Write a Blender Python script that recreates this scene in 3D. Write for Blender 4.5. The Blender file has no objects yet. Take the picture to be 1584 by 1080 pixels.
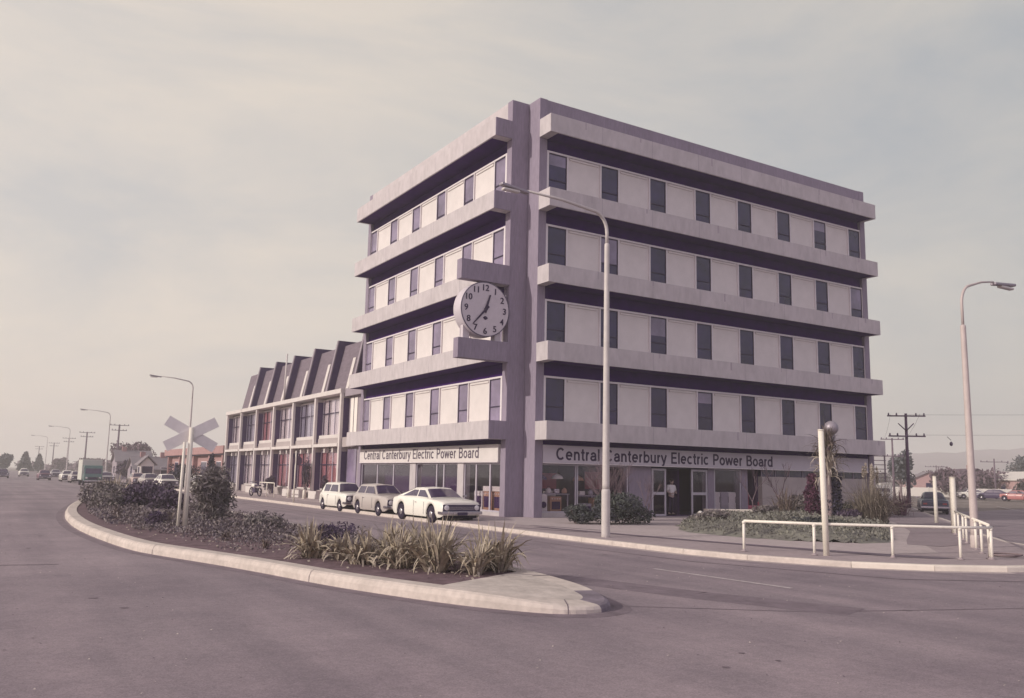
import bpy, math, random
from mathutils import Vector, Matrix
R=math.radians
random.seed(7)
sc=bpy.context.scene
col=sc.collection
# ---------------------------------------------------------------- materials
M={}
def lin(c): return tuple(c)+(1.0,)
def mat(name,c,rough=.8,spec=.3,metal=0,var=0,scale=3,bump=0,bscale=30,c2=None,vscale2=None,coat=0,stretch=None,coord='Object'):
    m=bpy.data.materials.new(name); m.use_nodes=True; nt=m.node_tree; b=nt.nodes['Principled BSDF']
    b.inputs['Base Color'].default_value=lin(c); b.inputs['Roughness'].default_value=rough
    b.inputs['Specular IOR Level'].default_value=spec; b.inputs['Metallic'].default_value=metal
    if coat: b.inputs['Coat Weight'].default_value=coat
    L=nt.links; N=nt.nodes
    tc=N.new('ShaderNodeTexCoord'); out=tc.outputs[coord]
    if stretch:
        mp=N.new('ShaderNodeMapping'); mp.inputs['Scale'].default_value=stretch; L.new(out,mp.inputs[0]); out=mp.outputs[0]
    if var or c2:
        n=N.new('ShaderNodeTexNoise'); n.inputs['Scale'].default_value=scale; n.inputs['Detail'].default_value=6; n.inputs['Roughness'].default_value=.65
        L.new(out,n.inputs['Vector'])
        r=N.new('ShaderNodeValToRGB'); r.color_ramp.elements[0].position=.32; r.color_ramp.elements[1].position=.68
        d=c2 if c2 else tuple(x*(1-var) for x in c); e=c if c2 else tuple(min(1,x*(1+var)) for x in c)
        r.color_ramp.elements[0].color=lin(d); r.color_ramp.elements[1].color=lin(e)
        L.new(n.outputs['Fac'],r.inputs[0]); L.new(r.outputs[0],b.inputs['Base Color'])
        if vscale2:
            n2=N.new('ShaderNodeTexNoise'); n2.inputs['Scale'].default_value=vscale2; n2.inputs['Detail'].default_value=4
            L.new(out,n2.inputs['Vector'])
            mx=N.new('ShaderNodeMix'); mx.data_type='RGBA'; mx.blend_type='MULTIPLY'; mx.inputs[0].default_value=1
            r2=N.new('ShaderNodeValToRGB'); r2.color_ramp.elements[0].position=.3; r2.color_ramp.elements[1].position=.7
            r2.color_ramp.elements[0].color=(.88,.88,.88,1); r2.color_ramp.elements[1].color=(1.06,1.06,1.06,1)
            L.new(n2.outputs['Fac'],r2.inputs[0]); L.new(r.outputs[0],mx.inputs[6]); L.new(r2.outputs[0],mx.inputs[7]); L.new(mx.outputs[2],b.inputs['Base Color'])
    if bump:
        n=N.new('ShaderNodeTexNoise'); n.inputs['Scale'].default_value=bscale; n.inputs['Detail'].default_value=5
        L.new(out,n.inputs['Vector'])
        bp=N.new('ShaderNodeBump'); bp.inputs['Strength'].default_value=bump; bp.inputs['Distance'].default_value=.02
        L.new(n.outputs['Fac'],bp.inputs['Height']); L.new(bp.outputs[0],b.inputs['Normal'])
    M[name]=m; return m
def glassmat(name,tint=(.5,.45,.55),rough=.03,mixf=.35):
    """window pane: dark tinted body seen through, plus mirror-like reflection growing with the angle"""
    m=bpy.data.materials.new(name); m.use_nodes=True; nt=m.node_tree; N=nt.nodes; L=nt.links
    N.remove(N['Principled BSDF'])
    tr=N.new('ShaderNodeBsdfTransparent'); tr.inputs[0].default_value=lin(tint)
    gl=N.new('ShaderNodeBsdfGlossy'); gl.inputs['Roughness'].default_value=rough; gl.inputs['Color'].default_value=(.9,.88,.95,1)
    lw=N.new('ShaderNodeLayerWeight'); pw=N.new('ShaderNodeMath'); pw.operation='POWER'; pw.inputs[1].default_value=4; L.new(lw.outputs['Facing'],pw.inputs[0])
    fr=N.new('ShaderNodeMapRange'); fr.inputs[3].default_value=.035; fr.inputs[4].default_value=.9; L.new(pw.outputs[0],fr.inputs[0])
    mx=N.new('ShaderNodeMixShader'); L.new(fr.outputs[0],mx.inputs[0]); L.new(tr.outputs[0],mx.inputs[1]); L.new(gl.outputs[0],mx.inputs[2])
    L.new(mx.outputs[0],N['Material Output'].inputs['Surface']); M[name]=m
# colours (linear base colours)
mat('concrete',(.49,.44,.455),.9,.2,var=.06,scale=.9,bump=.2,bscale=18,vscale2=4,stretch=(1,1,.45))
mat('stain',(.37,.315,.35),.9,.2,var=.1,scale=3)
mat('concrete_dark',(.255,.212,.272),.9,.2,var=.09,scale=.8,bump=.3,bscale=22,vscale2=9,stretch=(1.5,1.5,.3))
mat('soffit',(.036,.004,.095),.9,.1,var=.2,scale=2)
mat('panel_white',(.63,.575,.565),.75,.3,var=.05,scale=1.4,bump=.08,bscale=40)
mat('frame_white',(.66,.6,.62),.5,.4,var=.04,scale=4)
mat('sign_board',(.50,.45,.50),.6,.3,var=.04,scale=1.3)
mat('letter',(.035,.018,.055),.6,.3)
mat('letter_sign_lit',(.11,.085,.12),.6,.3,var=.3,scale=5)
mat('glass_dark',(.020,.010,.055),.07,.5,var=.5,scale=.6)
mat('glass_reflect',(.19,.15,.23),.08,.6,var=.35,scale=.5)  # sky reflected in left-facing panes is put into this paler base
mat('sash',(.03,.018,.05),.5,.3)
mat('plinth',(.45,.40,.41),.85,.2,var=.1,scale=2,bump=.2)
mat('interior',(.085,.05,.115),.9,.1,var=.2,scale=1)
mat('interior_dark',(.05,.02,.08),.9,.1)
glassmat('pane',(.93,.91,.94))
mat('alu',(.42,.38,.44),.4,.5,var=.06,scale=3)
mat('clock_white',(.52,.46,.50),.5,.4,var=.05,scale=3)
mat('clock_rim',(.10,.08,.13),.5,.4)
def roadmat(name,c,dark,):
    m=bpy.data.materials.new(name); m.use_nodes=True; nt=m.node_tree; N=nt.nodes; L=nt.links; b=N['Principled BSDF']
    tc=N.new('ShaderNodeTexCoord'); out=tc.outputs['Object']
    def noise(s,d=5,rough=.6,vec=None):
        n=N.new('ShaderNodeTexNoise'); n.inputs['Scale'].default_value=s; n.inputs['Detail'].default_value=d; n.inputs['Roughness'].default_value=rough
        L.new(vec or out,n.inputs['Vector']); return n.outputs['Fac']
    def ramp(f,a,ca,bb,cb):
        r=N.new('ShaderNodeValToRGB'); r.color_ramp.elements[0].position=a; r.color_ramp.elements[1].position=bb
        r.color_ramp.elements[0].color=lin(ca); r.color_ramp.elements[1].color=lin(cb); L.new(f,r.inputs[0]); return r.outputs[0]
    def mul(a,bb):
        x=N.new('ShaderNodeMix'); x.data_type='RGBA'; x.blend_type='MULTIPLY'; x.inputs[0].default_value=1; L.new(a,x.inputs[6]); L.new(bb,x.inputs[7]); return x.outputs[2]
    base=ramp(noise(.22,6,.6),.35,dark,.65,c)
    mp=N.new('ShaderNodeMapping'); mp.inputs['Scale'].default_value=(.9,.06,1); mp.inputs['Rotation'].default_value=(0,0,R(4)); L.new(out,mp.inputs[0])
    streak=ramp(noise(1.0,4,.6,mp.outputs[0]),.38,(.86,.86,.87),.62,(1.08,1.07,1.06))
    speck=ramp(noise(55,3,.75),.38,(.80,.79,.80),.64,(1.16,1.14,1.14))
    fine=ramp(noise(9,4,.7),.35,(.91,.91,.91),.68,(1.06,1.05,1.06))
    mid=ramp(noise(1.6,6,.7),.36,(.93,.93,.94),.66,(1.06,1.05,1.05))
    c1=mul(mul(mul(mul(base,streak),speck),fine),mid)
    L.new(c1,b.inputs['Base Color']); b.inputs['Roughness'].default_value=.88; b.inputs['Specular IOR Level'].default_value=.25
    bp=N.new('ShaderNodeBump'); bp.inputs['Strength'].default_value=.35; bp.inputs['Distance'].default_value=.01
    L.new(noise(70,3,.7),bp.inputs['Height']); L.new(bp.outputs[0],b.inputs['Normal']); M[name]=m
roadmat('asphalt',(.305,.252,.275),(.225,.185,.21))
mat('tar',(.14,.105,.135),.7,.3,var=.2,scale=6,bump=.3)
mat('tar_soft',(.185,.145,.17),.85,.2,var=.2,scale=3)
mat('footpath',(.34,.275,.29),.9,.2,var=.09,scale=.5,bump=.15,bscale=40,vscale2=5)
mat('footpath_light',(.42,.35,.355),.9,.2,var=.08,scale=.7,vscale2=5)
mat('paving_mid',(.27,.215,.235),.9,.2,var=.08,scale=.6,vscale2=6)
mat('kerb',(.54,.465,.43),.9,.2,var=.12,scale=1.6,bump=.3,bscale=15,vscale2=9)
mat('kerb_rough',(.50,.435,.405),.9,.2,var=.16,scale=2.2,bump=.6,bscale=8,vscale2=6)
mat('kerb_pale',(.70,.62,.55),.85,.2,var=.08,scale=2,bump=.3,bscale=15)
mat('kerb_dark',(.20,.165,.20),.8,.2,var=.3,scale=3,bump=.3)
mat('line_white',(.44,.38,.39),.8,.2,var=.3,scale=6)
mat('soil',(.155,.105,.12),.95,.1,var=.3,scale=3,bump=.8,bscale=9,vscale2=14)
mat('grass_dry',(.21,.175,.165),.95,.1,var=.2,scale=.1,bump=.4)
mat('hill_mat',(.20,.16,.19),.95,.1,var=.15,scale=.01)
mat('post_white',(.72,.66,.58),.6,.3,var=.06,scale=5)
mat('lamp_pole',(.50,.45,.44),.55,.4,var=.08,scale=3)
mat('lamp_pole_pink',(.46,.385,.375),.6,.4,var=.08,scale=3)
mat('lamp_metal',(.30,.26,.30),.45,.5,metal=.3)
mat('lamp_glass',(.55,.50,.48),.15,.5)
mat('rail_white',(.76,.70,.63),.5,.4,var=.06,scale=8)
mat('wood_pole',(.13,.085,.13),.9,.1,var=.25,scale=3)
mat('manhole',(.10,.075,.10),.6,.3,var=.2,scale=20)
mat('wood_pole_far',(.16,.12,.15),.9,.1,var=.2,scale=3)
mat('insulator',(.10,.06,.12),.4,.5)
mat('wire',(.10,.08,.10),.7,.2)
mat('x_board',(.70,.655,.65),.7,.3,var=.06,scale=4)
mat('annex_white',(.58,.525,.51),.7,.3,var=.06,scale=2)
mat('annex_beige',(.38,.325,.325),.85,.2,var=.07,scale=1)
mat('annex_grey',(.29,.245,.28),.85,.2,var=.08,scale=1)
mat('slate',(.17,.135,.165),.85,.2,var=.16,scale=2,vscale2=30,stretch=(1,1,3))
mat('fin_dark',(.065,.038,.105),.8,.2,var=.15,scale=3)
mat('curtain_red',(.50,.235,.235),.9,.1,var=.16,scale=2,stretch=(1,7,.1))
mat('curtain_cream',(.75,.69,.65),.9,.1,var=.14,scale=2,stretch=(1,7,.1))
mat('curtain_grey',(.36,.35,.40),.9,.1,var=.2,scale=2,stretch=(1,7,.1))
mat('brick_pink',(.36,.215,.215),.9,.2,var=.12,scale=2,vscale2=12)
mat('tyre',(.028,.02,.04),.85,.2)
mat('hubcap',(.50,.46,.48),.25,.6,metal=.7)
mat('rim',(.33,.29,.32),.5,.4,metal=.3)
mat('chrome',(.50,.46,.50),.18,.6,metal=.9)
mat('grille_dark',(.035,.018,.06),.5,.4)
mat('lens',(.62,.58,.6),.1,.6)
mat('lens_red',(.32,.04,.05),.3,.5)
mat('car_glass_lit',(.17,.14,.18),.05,.7,var=.3,scale=1.5)  # sunlit copy of the glass, light put into a paler base
mat('car_glass_shade',(.060,.042,.085),.05,.6,var=.3,scale=1.5)  # shaded copy of the same glass, shade put into the base
mat('underbody',(.018,.01,.03),.9,.1)
for nm,c in dict(white=(.80,.76,.69),cream=(.76,.72,.66),beige=(.44,.385,.365),pinkish=(.50,.36,.34),maroon=(.16,.05,.09),green=(.13,.27,.25),teal=(.07,.14,.13),dark=(.05,.03,.08),red=(.40,.15,.15),silver=(.45,.42,.44),navy=(.035,.035,.075)).items():
    mat('paint_'+nm,c,.32,.5,coat=.35)
mat('box_pale',(.50,.49,.45),.7,.3)
def leafmat(name,a,b_,rough=.75,scale=6,spec=.2):
    m=mat(name,a,rough,spec,c2=b_,scale=scale); return m
leafmat('flax',(.50,.42,.31),(.19,.15,.135),scale=5)
leafmat('flax_dark',(.21,.165,.12),(.085,.055,.075),scale=5)
leafmat('flax_red',(.21,.10,.135),(.085,.03,.08),scale=5)
leafmat('pampas',(.28,.235,.19),(.14,.11,.10),scale=4)
leafmat('plume',(.45,.385,.32),(.34,.28,.24))
leafmat('cover',(.26,.215,.20),(.06,.04,.075),scale=4,spec=.5)
leafmat('shrub_dark',(.125,.095,.12),(.045,.025,.07),scale=3)
leafmat('shrub_green',(.095,.105,.085),(.035,.03,.055),scale=3)
leafmat('shrub_grey',(.25,.22,.20),(.085,.065,.09),scale=3)
leafmat('lawn_cover',(.235,.225,.19),(.115,.105,.105),scale=2)
leafmat('cypress',(.055,.05,.075),(.03,.02,.05),scale=3)
leafmat('red_leaf',(.125,.045,.075),(.06,.025,.055),scale=3)
leafmat('bare_twig',(.20,.145,.16),(.14,.09,.12),scale=3)
leafmat('bare_far',(.17,.115,.14),(.11,.075,.10),scale=.6)
leafmat('conifer_far',(.13,.135,.14),(.075,.075,.09),scale=.6)
leafmat('tree_far',(.13,.115,.11),(.08,.06,.08),scale=.6)
mat('bark',(.20,.15,.16),.95,.1,var=.25,scale=5)
mat('skin',(.38,.27,.26),.6,.3); mat('hair',(.03,.018,.025),.8,.2); mat('shirt',(.60,.56,.58),.8,.2); mat('trousers',(.035,.02,.05),.9,.1)
mat('orange_ware',(.42,.24,.16),.6,.3,var=.15,scale=3); mat('ware_white',(.66,.62,.58),.5,.4); mat('ware_grey',(.34,.31,.34),.6,.3); mat('ware_red',(.38,.10,.15),.7,.2)
mat('roof_grey',(.22,.19,.21),.9,.2,var=.1,scale=1); mat('house_white',(.62,.57,.54),.8,.2); mat('house_pink',(.42,.27,.27),.85,.2); mat('house_dark',(.12,.085,.11),.9,.1)
mat('teal_tank',(.10,.15,.16),.7,.3)
# ---------------------------------------------------------------- mesh helper
class MB:
    def __init__(s): s.v=[];s.f=[];s.m=[];s.mats=[];s.sm=[]
    def mi(s,m):
        if m not in s.mats: s.mats.append(m)
        return s.mats.index(m)
    def face(s,pts,m,smooth=False):
        n=len(s.v); s.v+= [tuple(p) for p in pts]; s.f.append(list(range(n,n+len(pts)))); s.m.append(s.mi(m)); s.sm.append(smooth)
    def box(s,x0,x1,y0,y1,z0,z1,m):
        n=len(s.v); s.v+=[(x,y,z) for z in(z0,z1) for y in(y0,y1) for x in(x0,x1)]
        k=s.mi(m)
        for q in ((0,2,3,1),(4,5,7,6),(0,1,5,4),(2,6,7,3),(0,4,6,2),(1,3,7,5)): s.f.append([n+i for i in q]); s.m.append(k); s.sm.append(False)
        return s
    def obox(s,c,ax,ay,az,m):
        """box with half-axis vectors"""
        c=Vector(c);ax=Vector(ax);ay=Vector(ay);az=Vector(az); n=len(s.v)
        s.v+=[tuple(c+i*ax+j*ay+k*az) for k in(-1,1) for j in(-1,1) for i in(-1,1)]
        kk=s.mi(m)
        for q in ((0,2,3,1),(4,5,7,6),(0,1,5,4),(2,6,7,3),(0,4,6,2),(1,3,7,5)): s.f.append([n+i for i in q]); s.m.append(kk); s.sm.append(False)
        return s
    def tube(s,pts,rad,m,seg=10,cap=True,smooth=True):
        pts=[Vector(p) for p in pts]; rad=rad if isinstance(rad,(list,tuple)) else [rad]*len(pts)
        n0=len(s.v); k=s.mi(m); up=None
        for i,p in enumerate(pts):
            d=(pts[min(i+1,len(pts)-1)]-pts[max(i-1,0)]).normalized()
            if up is None: up=Vector((0,0,1)) if abs(d.z)<.9 else Vector((1,0,0))
            a=d.cross(up)
            if a.length<1e-4: a=d.cross(Vector((0,1,0)))
            a.normalize(); b=a.cross(d).normalized(); up=b
            for j in range(seg):
                t=2*math.pi*j/seg; s.v.append(tuple(p+rad[i]*(math.cos(t)*a+math.sin(t)*b)))
        for i in range(len(pts)-1):
            for j in range(seg):
                a=n0+i*seg+j; b=n0+i*seg+(j+1)%seg
                s.f.append([a,b,b+seg,a+seg]); s.m.append(k); s.sm.append(smooth)
        if cap:
            s.f.append([n0+j for j in range(seg)]); s.m.append(k); s.sm.append(False)
            e=n0+(len(pts)-1)*seg; s.f.append([e+j for j in reversed(range(seg))]); s.m.append(k); s.sm.append(False)
        return s
    def lathe(s,c,prof,m,seg=16,axis='z'):
        n0=len(s.v); k=s.mi(m)
        for (r,z) in prof:
            for j in range(seg):
                t=2*math.pi*j/seg; a,b=r*math.cos(t),r*math.sin(t)
                v={'z':(a,b,z),'y':(a,z,b),'x':(z,a,b)}[axis]; s.v.append((c[0]+v[0],c[1]+v[1],c[2]+v[2]))
        for i in range(len(prof)-1):
            for j in range(seg):
                a=n0+i*seg+j; b=n0+i*seg+(j+1)%seg; s.f.append([a,b,b+seg,a+seg]); s.m.append(k); s.sm.append(True)
        s.f.append([n0+j for j in range(seg)]); s.m.append(k); s.sm.append(False)
        e=n0+(len(prof)-1)*seg; s.f.append([e+j for j in range(seg)]); s.m.append(k); s.sm.append(False)
        return s
    def prism(s,poly,h0,h1,m,plane='xy',mtop=None):
        """polygon extruded along the third axis"""
        def P(a,b,h): return {'xy':(a,b,h),'xz':(a,h,b),'yz':(h,a,b)}[plane]
        n=len(poly); n0=len(s.v); s.v+=[P(a,b,h0) for a,b in poly]+[P(a,b,h1) for a,b in poly]
        k=s.mi(m); kt=s.mi(mtop) if mtop else k
        s.f.append([n0+i for i in reversed(range(n))]); s.m.append(k); s.sm.append(False)
        s.f.append([n0+n+i for i in range(n)]); s.m.append(kt); s.sm.append(False)
        for i in range(n):
            j=(i+1)%n; s.f.append([n0+i,n0+j,n0+n+j,n0+n+i]); s.m.append(k); s.sm.append(False)
        return s
    def build(s,name,parent=None,bevel=0,loc=None,fix=True):
        me=bpy.data.meshes.new(name); me.from_pydata(s.v,[],s.f)
        for m in s.mats: me.materials.append(M[m])
        me.polygons.foreach_set('material_index',s.m); me.polygons.foreach_set('use_smooth',s.sm)
        me.update()
        if fix and len(s.f)<20000:
            import bmesh
            bm=bmesh.new(); bm.from_mesh(me); bmesh.ops.recalc_face_normals(bm,faces=bm.faces); bm.to_mesh(me); bm.free()
        o=bpy.data.objects.new(name,me); col.objects.link(o)
        if parent: o.parent=parent
        if loc: o.location=loc
        if bevel:
            b=o.modifiers.new('bevel','BEVEL'); b.width=bevel; b.segments=2; b.limit_method='ANGLE'
        return o
def tag(o,label=None,cat=None,group=None,kind=None):
    if label: o['label']=label
    if cat: o['category']=cat
    if group: o['group']=group
    if kind: o['kind']=kind
    return o
def thing(name,label,cat,loc=(0,0,0),rz=0,group=None):
    o=bpy.data.objects.new(name,None); o.empty_display_size=.3; col.objects.link(o); o.location=loc; o.rotation_euler=(0,0,rz)
    return tag(o,label,cat,group)
def P(name,parent,m,*boxes,bevel=0):
    b=MB()
    for x in boxes: b.box(*x,m)
    return b.build(name,parent,bevel)
def dup(root,loc,rz=0,label=None,scale=None):
    r=root.copy(); col.objects.link(r); r.location=loc; r.rotation_euler=(0,0,rz)
    if scale: r.scale=(scale,)*3
    if label: r['label']=label
    for ch in [o for o in bpy.data.objects if o.parent==root]:
        c=ch.copy(); col.objects.link(c); c.parent=r
        for g in [o for o in bpy.data.objects if o.parent==ch]:
            d=g.copy(); col.objects.link(d); d.parent=c
    return r
def text(name,s,size,m,parent,matrix,width=None,ext=.01,offset=0,align='LEFT',spacing=1,bold=0):
    cu=bpy.data.curves.new(name,'FONT'); cu.body=s; cu.size=size; cu.extrude=ext; cu.offset=offset; cu.align_x=align; cu.space_character=spacing
    t=bpy.data.objects.new(name+'_curve',cu); col.objects.link(t)
    bpy.context.view_layer.update()
    me=bpy.data.meshes.new_from_object(t.evaluated_get(bpy.context.evaluated_depsgraph_get()))
    bpy.data.objects.remove(t)
    if bold:
        import bmesh
        bm=bmesh.new(); bm.from_mesh(me); g=bmesh.ops.duplicate(bm,geom=bm.verts[:]+bm.edges[:]+bm.faces[:])
        for v in g['geom']:
            if isinstance(v,bmesh.types.BMVert): v.co.x+=bold; v.co.y+=bold*.25; v.co.z-=.0015
        bm.to_mesh(me); bm.free()
    me.name=name; me.materials.clear(); me.materials.append(M[m])
    if width:
        xs=[v.co.x for v in me.vertices]; a,b=min(xs),max(xs)
        for v in me.vertices: v.co.x=(v.co.x-a)*width/(b-a)
    elif align=='CENTER':
        xs=[v.co.x for v in me.vertices]; ys=[v.co.y for v in me.vertices]; cx=(min(xs)+max(xs))/2; cy=(min(ys)+max(ys))/2
        for v in me.vertices: v.co.x-=cx; v.co.y-=cy
    me.transform(matrix)
    o=bpy.data.objects.new(name,me); col.objects.link(o); o.parent=parent
    return o

def _arc(cx,cy,rx,ry,a0,a1,n=10): return [(cx+rx*math.cos(R(a0+(a1-a0)*i/n)),cy+ry*math.sin(R(a0+(a1-a0)*i/n))) for i in range(n+1)]
XH=.72
def bowl(cx): return _arc(cx,.36,.235,.29,0,360,18)
GL={'C':(.86,[_arc(.44,.5,.32,.425,42,318,18)]),'e':(.68,[[(.10,.375),(.565,.375)]+_arc(.335,.36,.235,.29,0,312,16)]),
'n':(.66,[[(.14,0),(.14,XH)],[(.14,.40)]+_arc(.335,.42,.195,.23,170,0,8)+[(.53,0)]]),'t':(.40,[[(.20,.94),(.20,.16)]+_arc(.30,.16,.10,.10,180,270,4)+[(.36,.06)],[(.04,.66),(.36,.66)]]),
'r':(.42,[[(.14,0),(.14,XH)],[(.14,.38)]+_arc(.36,.40,.22,.26,180,95,6)]),'a':(.66,[_arc(.33,.44,.20,.215,165,0,8)+[(.53,.12),(.58,.04)],[(.53,.40),(.33,.375)]+_arc(.29,.22,.175,.155,90,280,9)+[(.42,.09),(.53,.2)]]),
'l':(.28,[[(.14,0),(.14,1)]]),'b':(.70,[[(.14,0),(.14,1)],bowl(.365)]),'d':(.70,[[(.56,0),(.56,1)],bowl(.335)]),'u':(.66,[[(.13,XH),(.13,.28)]+_arc(.325,.28,.195,.215,180,360,8)+[(.52,XH)],[(.52,0),(.52,.3)]]),
'y':(.60,[[(.05,XH),(.30,.06)],[(.55,XH),(.28,-.10)]+_arc(.17,-.10,.10,.10,0,-80,3)+[(.10,-.20)]]),'E':(.74,[[(.16,0),(.16,1)],[(.16,.925),(.66,.925)],[(.16,.52),(.62,.52)],[(.16,.075),(.68,.075)]]),
'c':(.62,[_arc(.335,.36,.235,.29,48,312,14)]),'i':(.28,[[(.14,0),(.14,XH)],[(.14,.86),(.14,1)]]),'P':(.76,[[(.16,0),(.16,1)],[(.16,.925),(.42,.925)]+_arc(.42,.695,.225,.23,90,-90,10)+[(.16,.465)]]),
'o':(.68,[bowl(.34)]),'w':(.88,[[(.06,XH),(.24,.04)],[(.24,.04),(.44,.68)],[(.44,.68),(.64,.04)],[(.64,.04),(.82,XH)]]),
'B':(.78,[[(.16,0),(.16,1)],[(.16,.925),(.42,.925)]+_arc(.42,.73,.20,.195,90,-90,8)+[(.16,.535)],[(.16,.535),(.44,.535)]+_arc(.44,.305,.225,.23,90,-90,10)+[(.16,.075)]]),' ':(.36,[])}
def lettering(s_,cap,width,m,parent,matrix,w_=.155,name='lettering'):
    """plain heavy grotesque letters built from strokes of one width, one raised ribbon per stroke"""
    tot=sum(GL[c][0]+.03 for c in s_); sx=width/tot; b=MB(); x=0; k=0
    for c in s_:
        for st_ in GL[c][1]:
            k+=1; d=.012+.0006*(k%7); pts=[Vector(((x+px_)*sx,py_*cap)) for px_,py_ in st_]; n=len(pts); closed=(pts[0]-pts[-1]).length<1e-4; h=w_/2*cap; L_=[];R_=[]
            for i,p in enumerate(pts):
                a=pts[i-1] if i else (pts[-2] if closed else pts[0]); e=pts[i+1] if i<n-1 else (pts[1] if closed else pts[-1])
                t1=(p-a); t2=(e-p); t1=t1.normalized() if t1.length>1e-6 else t2.normalized(); t2=t2.normalized() if t2.length>1e-6 else t1
                t=(t1+t2).normalized(); nr=Vector((-t.y,t.x)); q=h/max(.6,t.dot(t1)); L_.append(p+nr*q); R_.append(p-nr*q)
            for i in range(n-1):
                b.face([(L_[i].x,L_[i].y,d),(R_[i].x,R_[i].y,d),(R_[i+1].x,R_[i+1].y,d),(L_[i+1].x,L_[i+1].y,d)],m)
                for S_ in (L_,R_): b.face([(S_[i].x,S_[i].y,0),(S_[i+1].x,S_[i+1].y,0),(S_[i+1].x,S_[i+1].y,d),(S_[i].x,S_[i].y,d)],m)
            for i in (0,n-1): b.face([(L_[i].x,L_[i].y,0),(R_[i].x,R_[i].y,0),(R_[i].x,R_[i].y,d),(L_[i].x,L_[i].y,d)],m)
        x+=GL[c][0]+.03
    o=b.build(name,parent,fix=False); o.data.transform(matrix); return o
#SECTION
# ================================================================ camera
cam=bpy.data.cameras.new('camera'); co=bpy.data.objects.new('camera',cam); col.objects.link(co); sc.camera=co
yaw,pit,rol=R(45)+.234,.1464,.0205
fw=Vector((math.cos(yaw)*math.cos(pit),math.sin(yaw)*math.cos(pit),math.sin(pit))); rt=Vector((math.sin(yaw),-math.cos(yaw),0)); up=rt.cross(fw)
RR=math.cos(rol)*rt+math.sin(rol)*up; UU=-math.sin(rol)*rt+math.cos(rol)*up
co.matrix_world=Matrix(((RR.x,UU.x,-fw.x,-20.2473),(RR.y,UU.y,-fw.y,-30.9128),(RR.z,UU.z,-fw.z,1.7275),(0,0,0,1)))
cam.sensor_width=36; cam.lens=1332.66/1584*36; cam.clip_end=6000; cam.clip_start=.1
sc.render.resolution_x=1024; sc.render.resolution_y=698
# ================================================================ light
SAZ=Vector((-1,.13,0)).normalized(); SEL=R(23)
sun=bpy.data.lights.new('sun','SUN'); sun.energy=2.45; sun.angle=R(.6); sun.color=(1,.94,.82)
so=bpy.data.objects.new('sun',sun); col.objects.link(so)
sd=Vector((SAZ.x*math.cos(SEL),SAZ.y*math.cos(SEL),math.sin(SEL))); so.rotation_euler=sd.to_track_quat('Z','Y').to_euler()
w=bpy.data.worlds.new('World'); sc.world=w; w.use_nodes=True; nt=w.node_tree; N=nt.nodes; L=nt.links
bg=N['Background']; bg.inputs['Strength'].default_value=.1
sky=N.new('ShaderNodeTexSky'); sky.sky_type='NISHITA'; sky.sun_disc=False; sky.sun_elevation=SEL; sky.sun_rotation=math.atan2(SAZ.x,SAZ.y); sky.dust_density=4; sky.air_density=1.2
tc=N.new('ShaderNodeTexCoord')
mp=N.new('ShaderNodeMapping'); mp.inputs['Scale'].default_value=(1.0,1.4,3.4); mp.inputs['Rotation'].default_value=(R(12),R(-8),R(20)); L.new(tc.outputs['Generated'],mp.inputs[0])
n1=N.new('ShaderNodeTexNoise'); n1.inputs['Scale'].default_value=1.7; n1.inputs['Detail'].default_value=12; n1.inputs['Roughness'].default_value=.62; n1.inputs['Distortion'].default_value=.5; L.new(mp.outputs[0],n1.inputs['Vector'])
rr=N.new('ShaderNodeValToRGB'); rr.color_ramp.elements[0].position=.36; rr.color_ramp.elements[1].position=.66
rr.color_ramp.elements[0].color=(4.2,4.25,4.35,1); rr.color_ramp.elements[1].color=(5.9,5.4,4.85,1); L.new(n1.outputs['Fac'],rr.inputs[0])
# the veil is warmer and brighter round the sun side, cooler away from it
dt=N.new('ShaderNodeVectorMath'); dt.operation='DOT_PRODUCT'; L.new(tc.outputs['Generated'],dt.inputs[0]); dt.inputs[1].default_value=(-.80,.55,-.25)
r2=N.new('ShaderNodeValToRGB'); r2.color_ramp.elements[0].position=.0; r2.color_ramp.elements[1].position=1
r2.color_ramp.elements[0].color=(.58,.64,.69,1); r2.color_ramp.elements[1].color=(1.17,1.10,1.03,1)
mr=N.new('ShaderNodeMapRange'); mr.inputs[1].default_value=-.9; mr.inputs[2].default_value=.7; L.new(dt.outputs['Value'],mr.inputs[0]); L.new(mr.outputs[0],r2.inputs[0])
mm=N.new('ShaderNodeMix'); mm.data_type='RGBA'; mm.blend_type='MULTIPLY'; mm.inputs[0].default_value=1; L.new(rr.outputs[0],mm.inputs[6]); L.new(r2.outputs[0],mm.inputs[7])
# added fill: unseen sky behind the camera brightened and tinted for shaded walls
d3=N.new('ShaderNodeVectorMath'); d3.operation='DOT_PRODUCT'; L.new(tc.outputs['Generated'],d3.inputs[0]); d3.inputs[1].default_value=(-.35,-.92,.15)
m3=N.new('ShaderNodeMapRange'); m3.inputs[1].default_value=-.15; m3.inputs[2].default_value=.7; m3.inputs[3].default_value=1; m3.inputs[4].default_value=1.75; L.new(d3.outputs['Value'],m3.inputs[0])
m5=N.new('ShaderNodeMix'); m5.data_type='RGBA'; m5.inputs[6].default_value=(1,1,1,1); m5.inputs[7].default_value=(1,.93,1.12,1); m6=N.new('ShaderNodeMapRange'); m6.inputs[1].default_value=-.15; m6.inputs[2].default_value=.5; L.new(d3.outputs['Value'],m6.inputs[0]); L.new(m6.outputs[0],m5.inputs[0])
m7=N.new('ShaderNodeVectorMath'); m7.operation='MULTIPLY'; L.new(mm.outputs[2],m7.inputs[0]); L.new(m5.outputs[2],m7.inputs[1])
m4=N.new('ShaderNodeVectorMath'); m4.operation='SCALE'; L.new(m7.outputs[0],m4.inputs[0]); L.new(m3.outputs[0],m4.inputs['Scale'])
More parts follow.
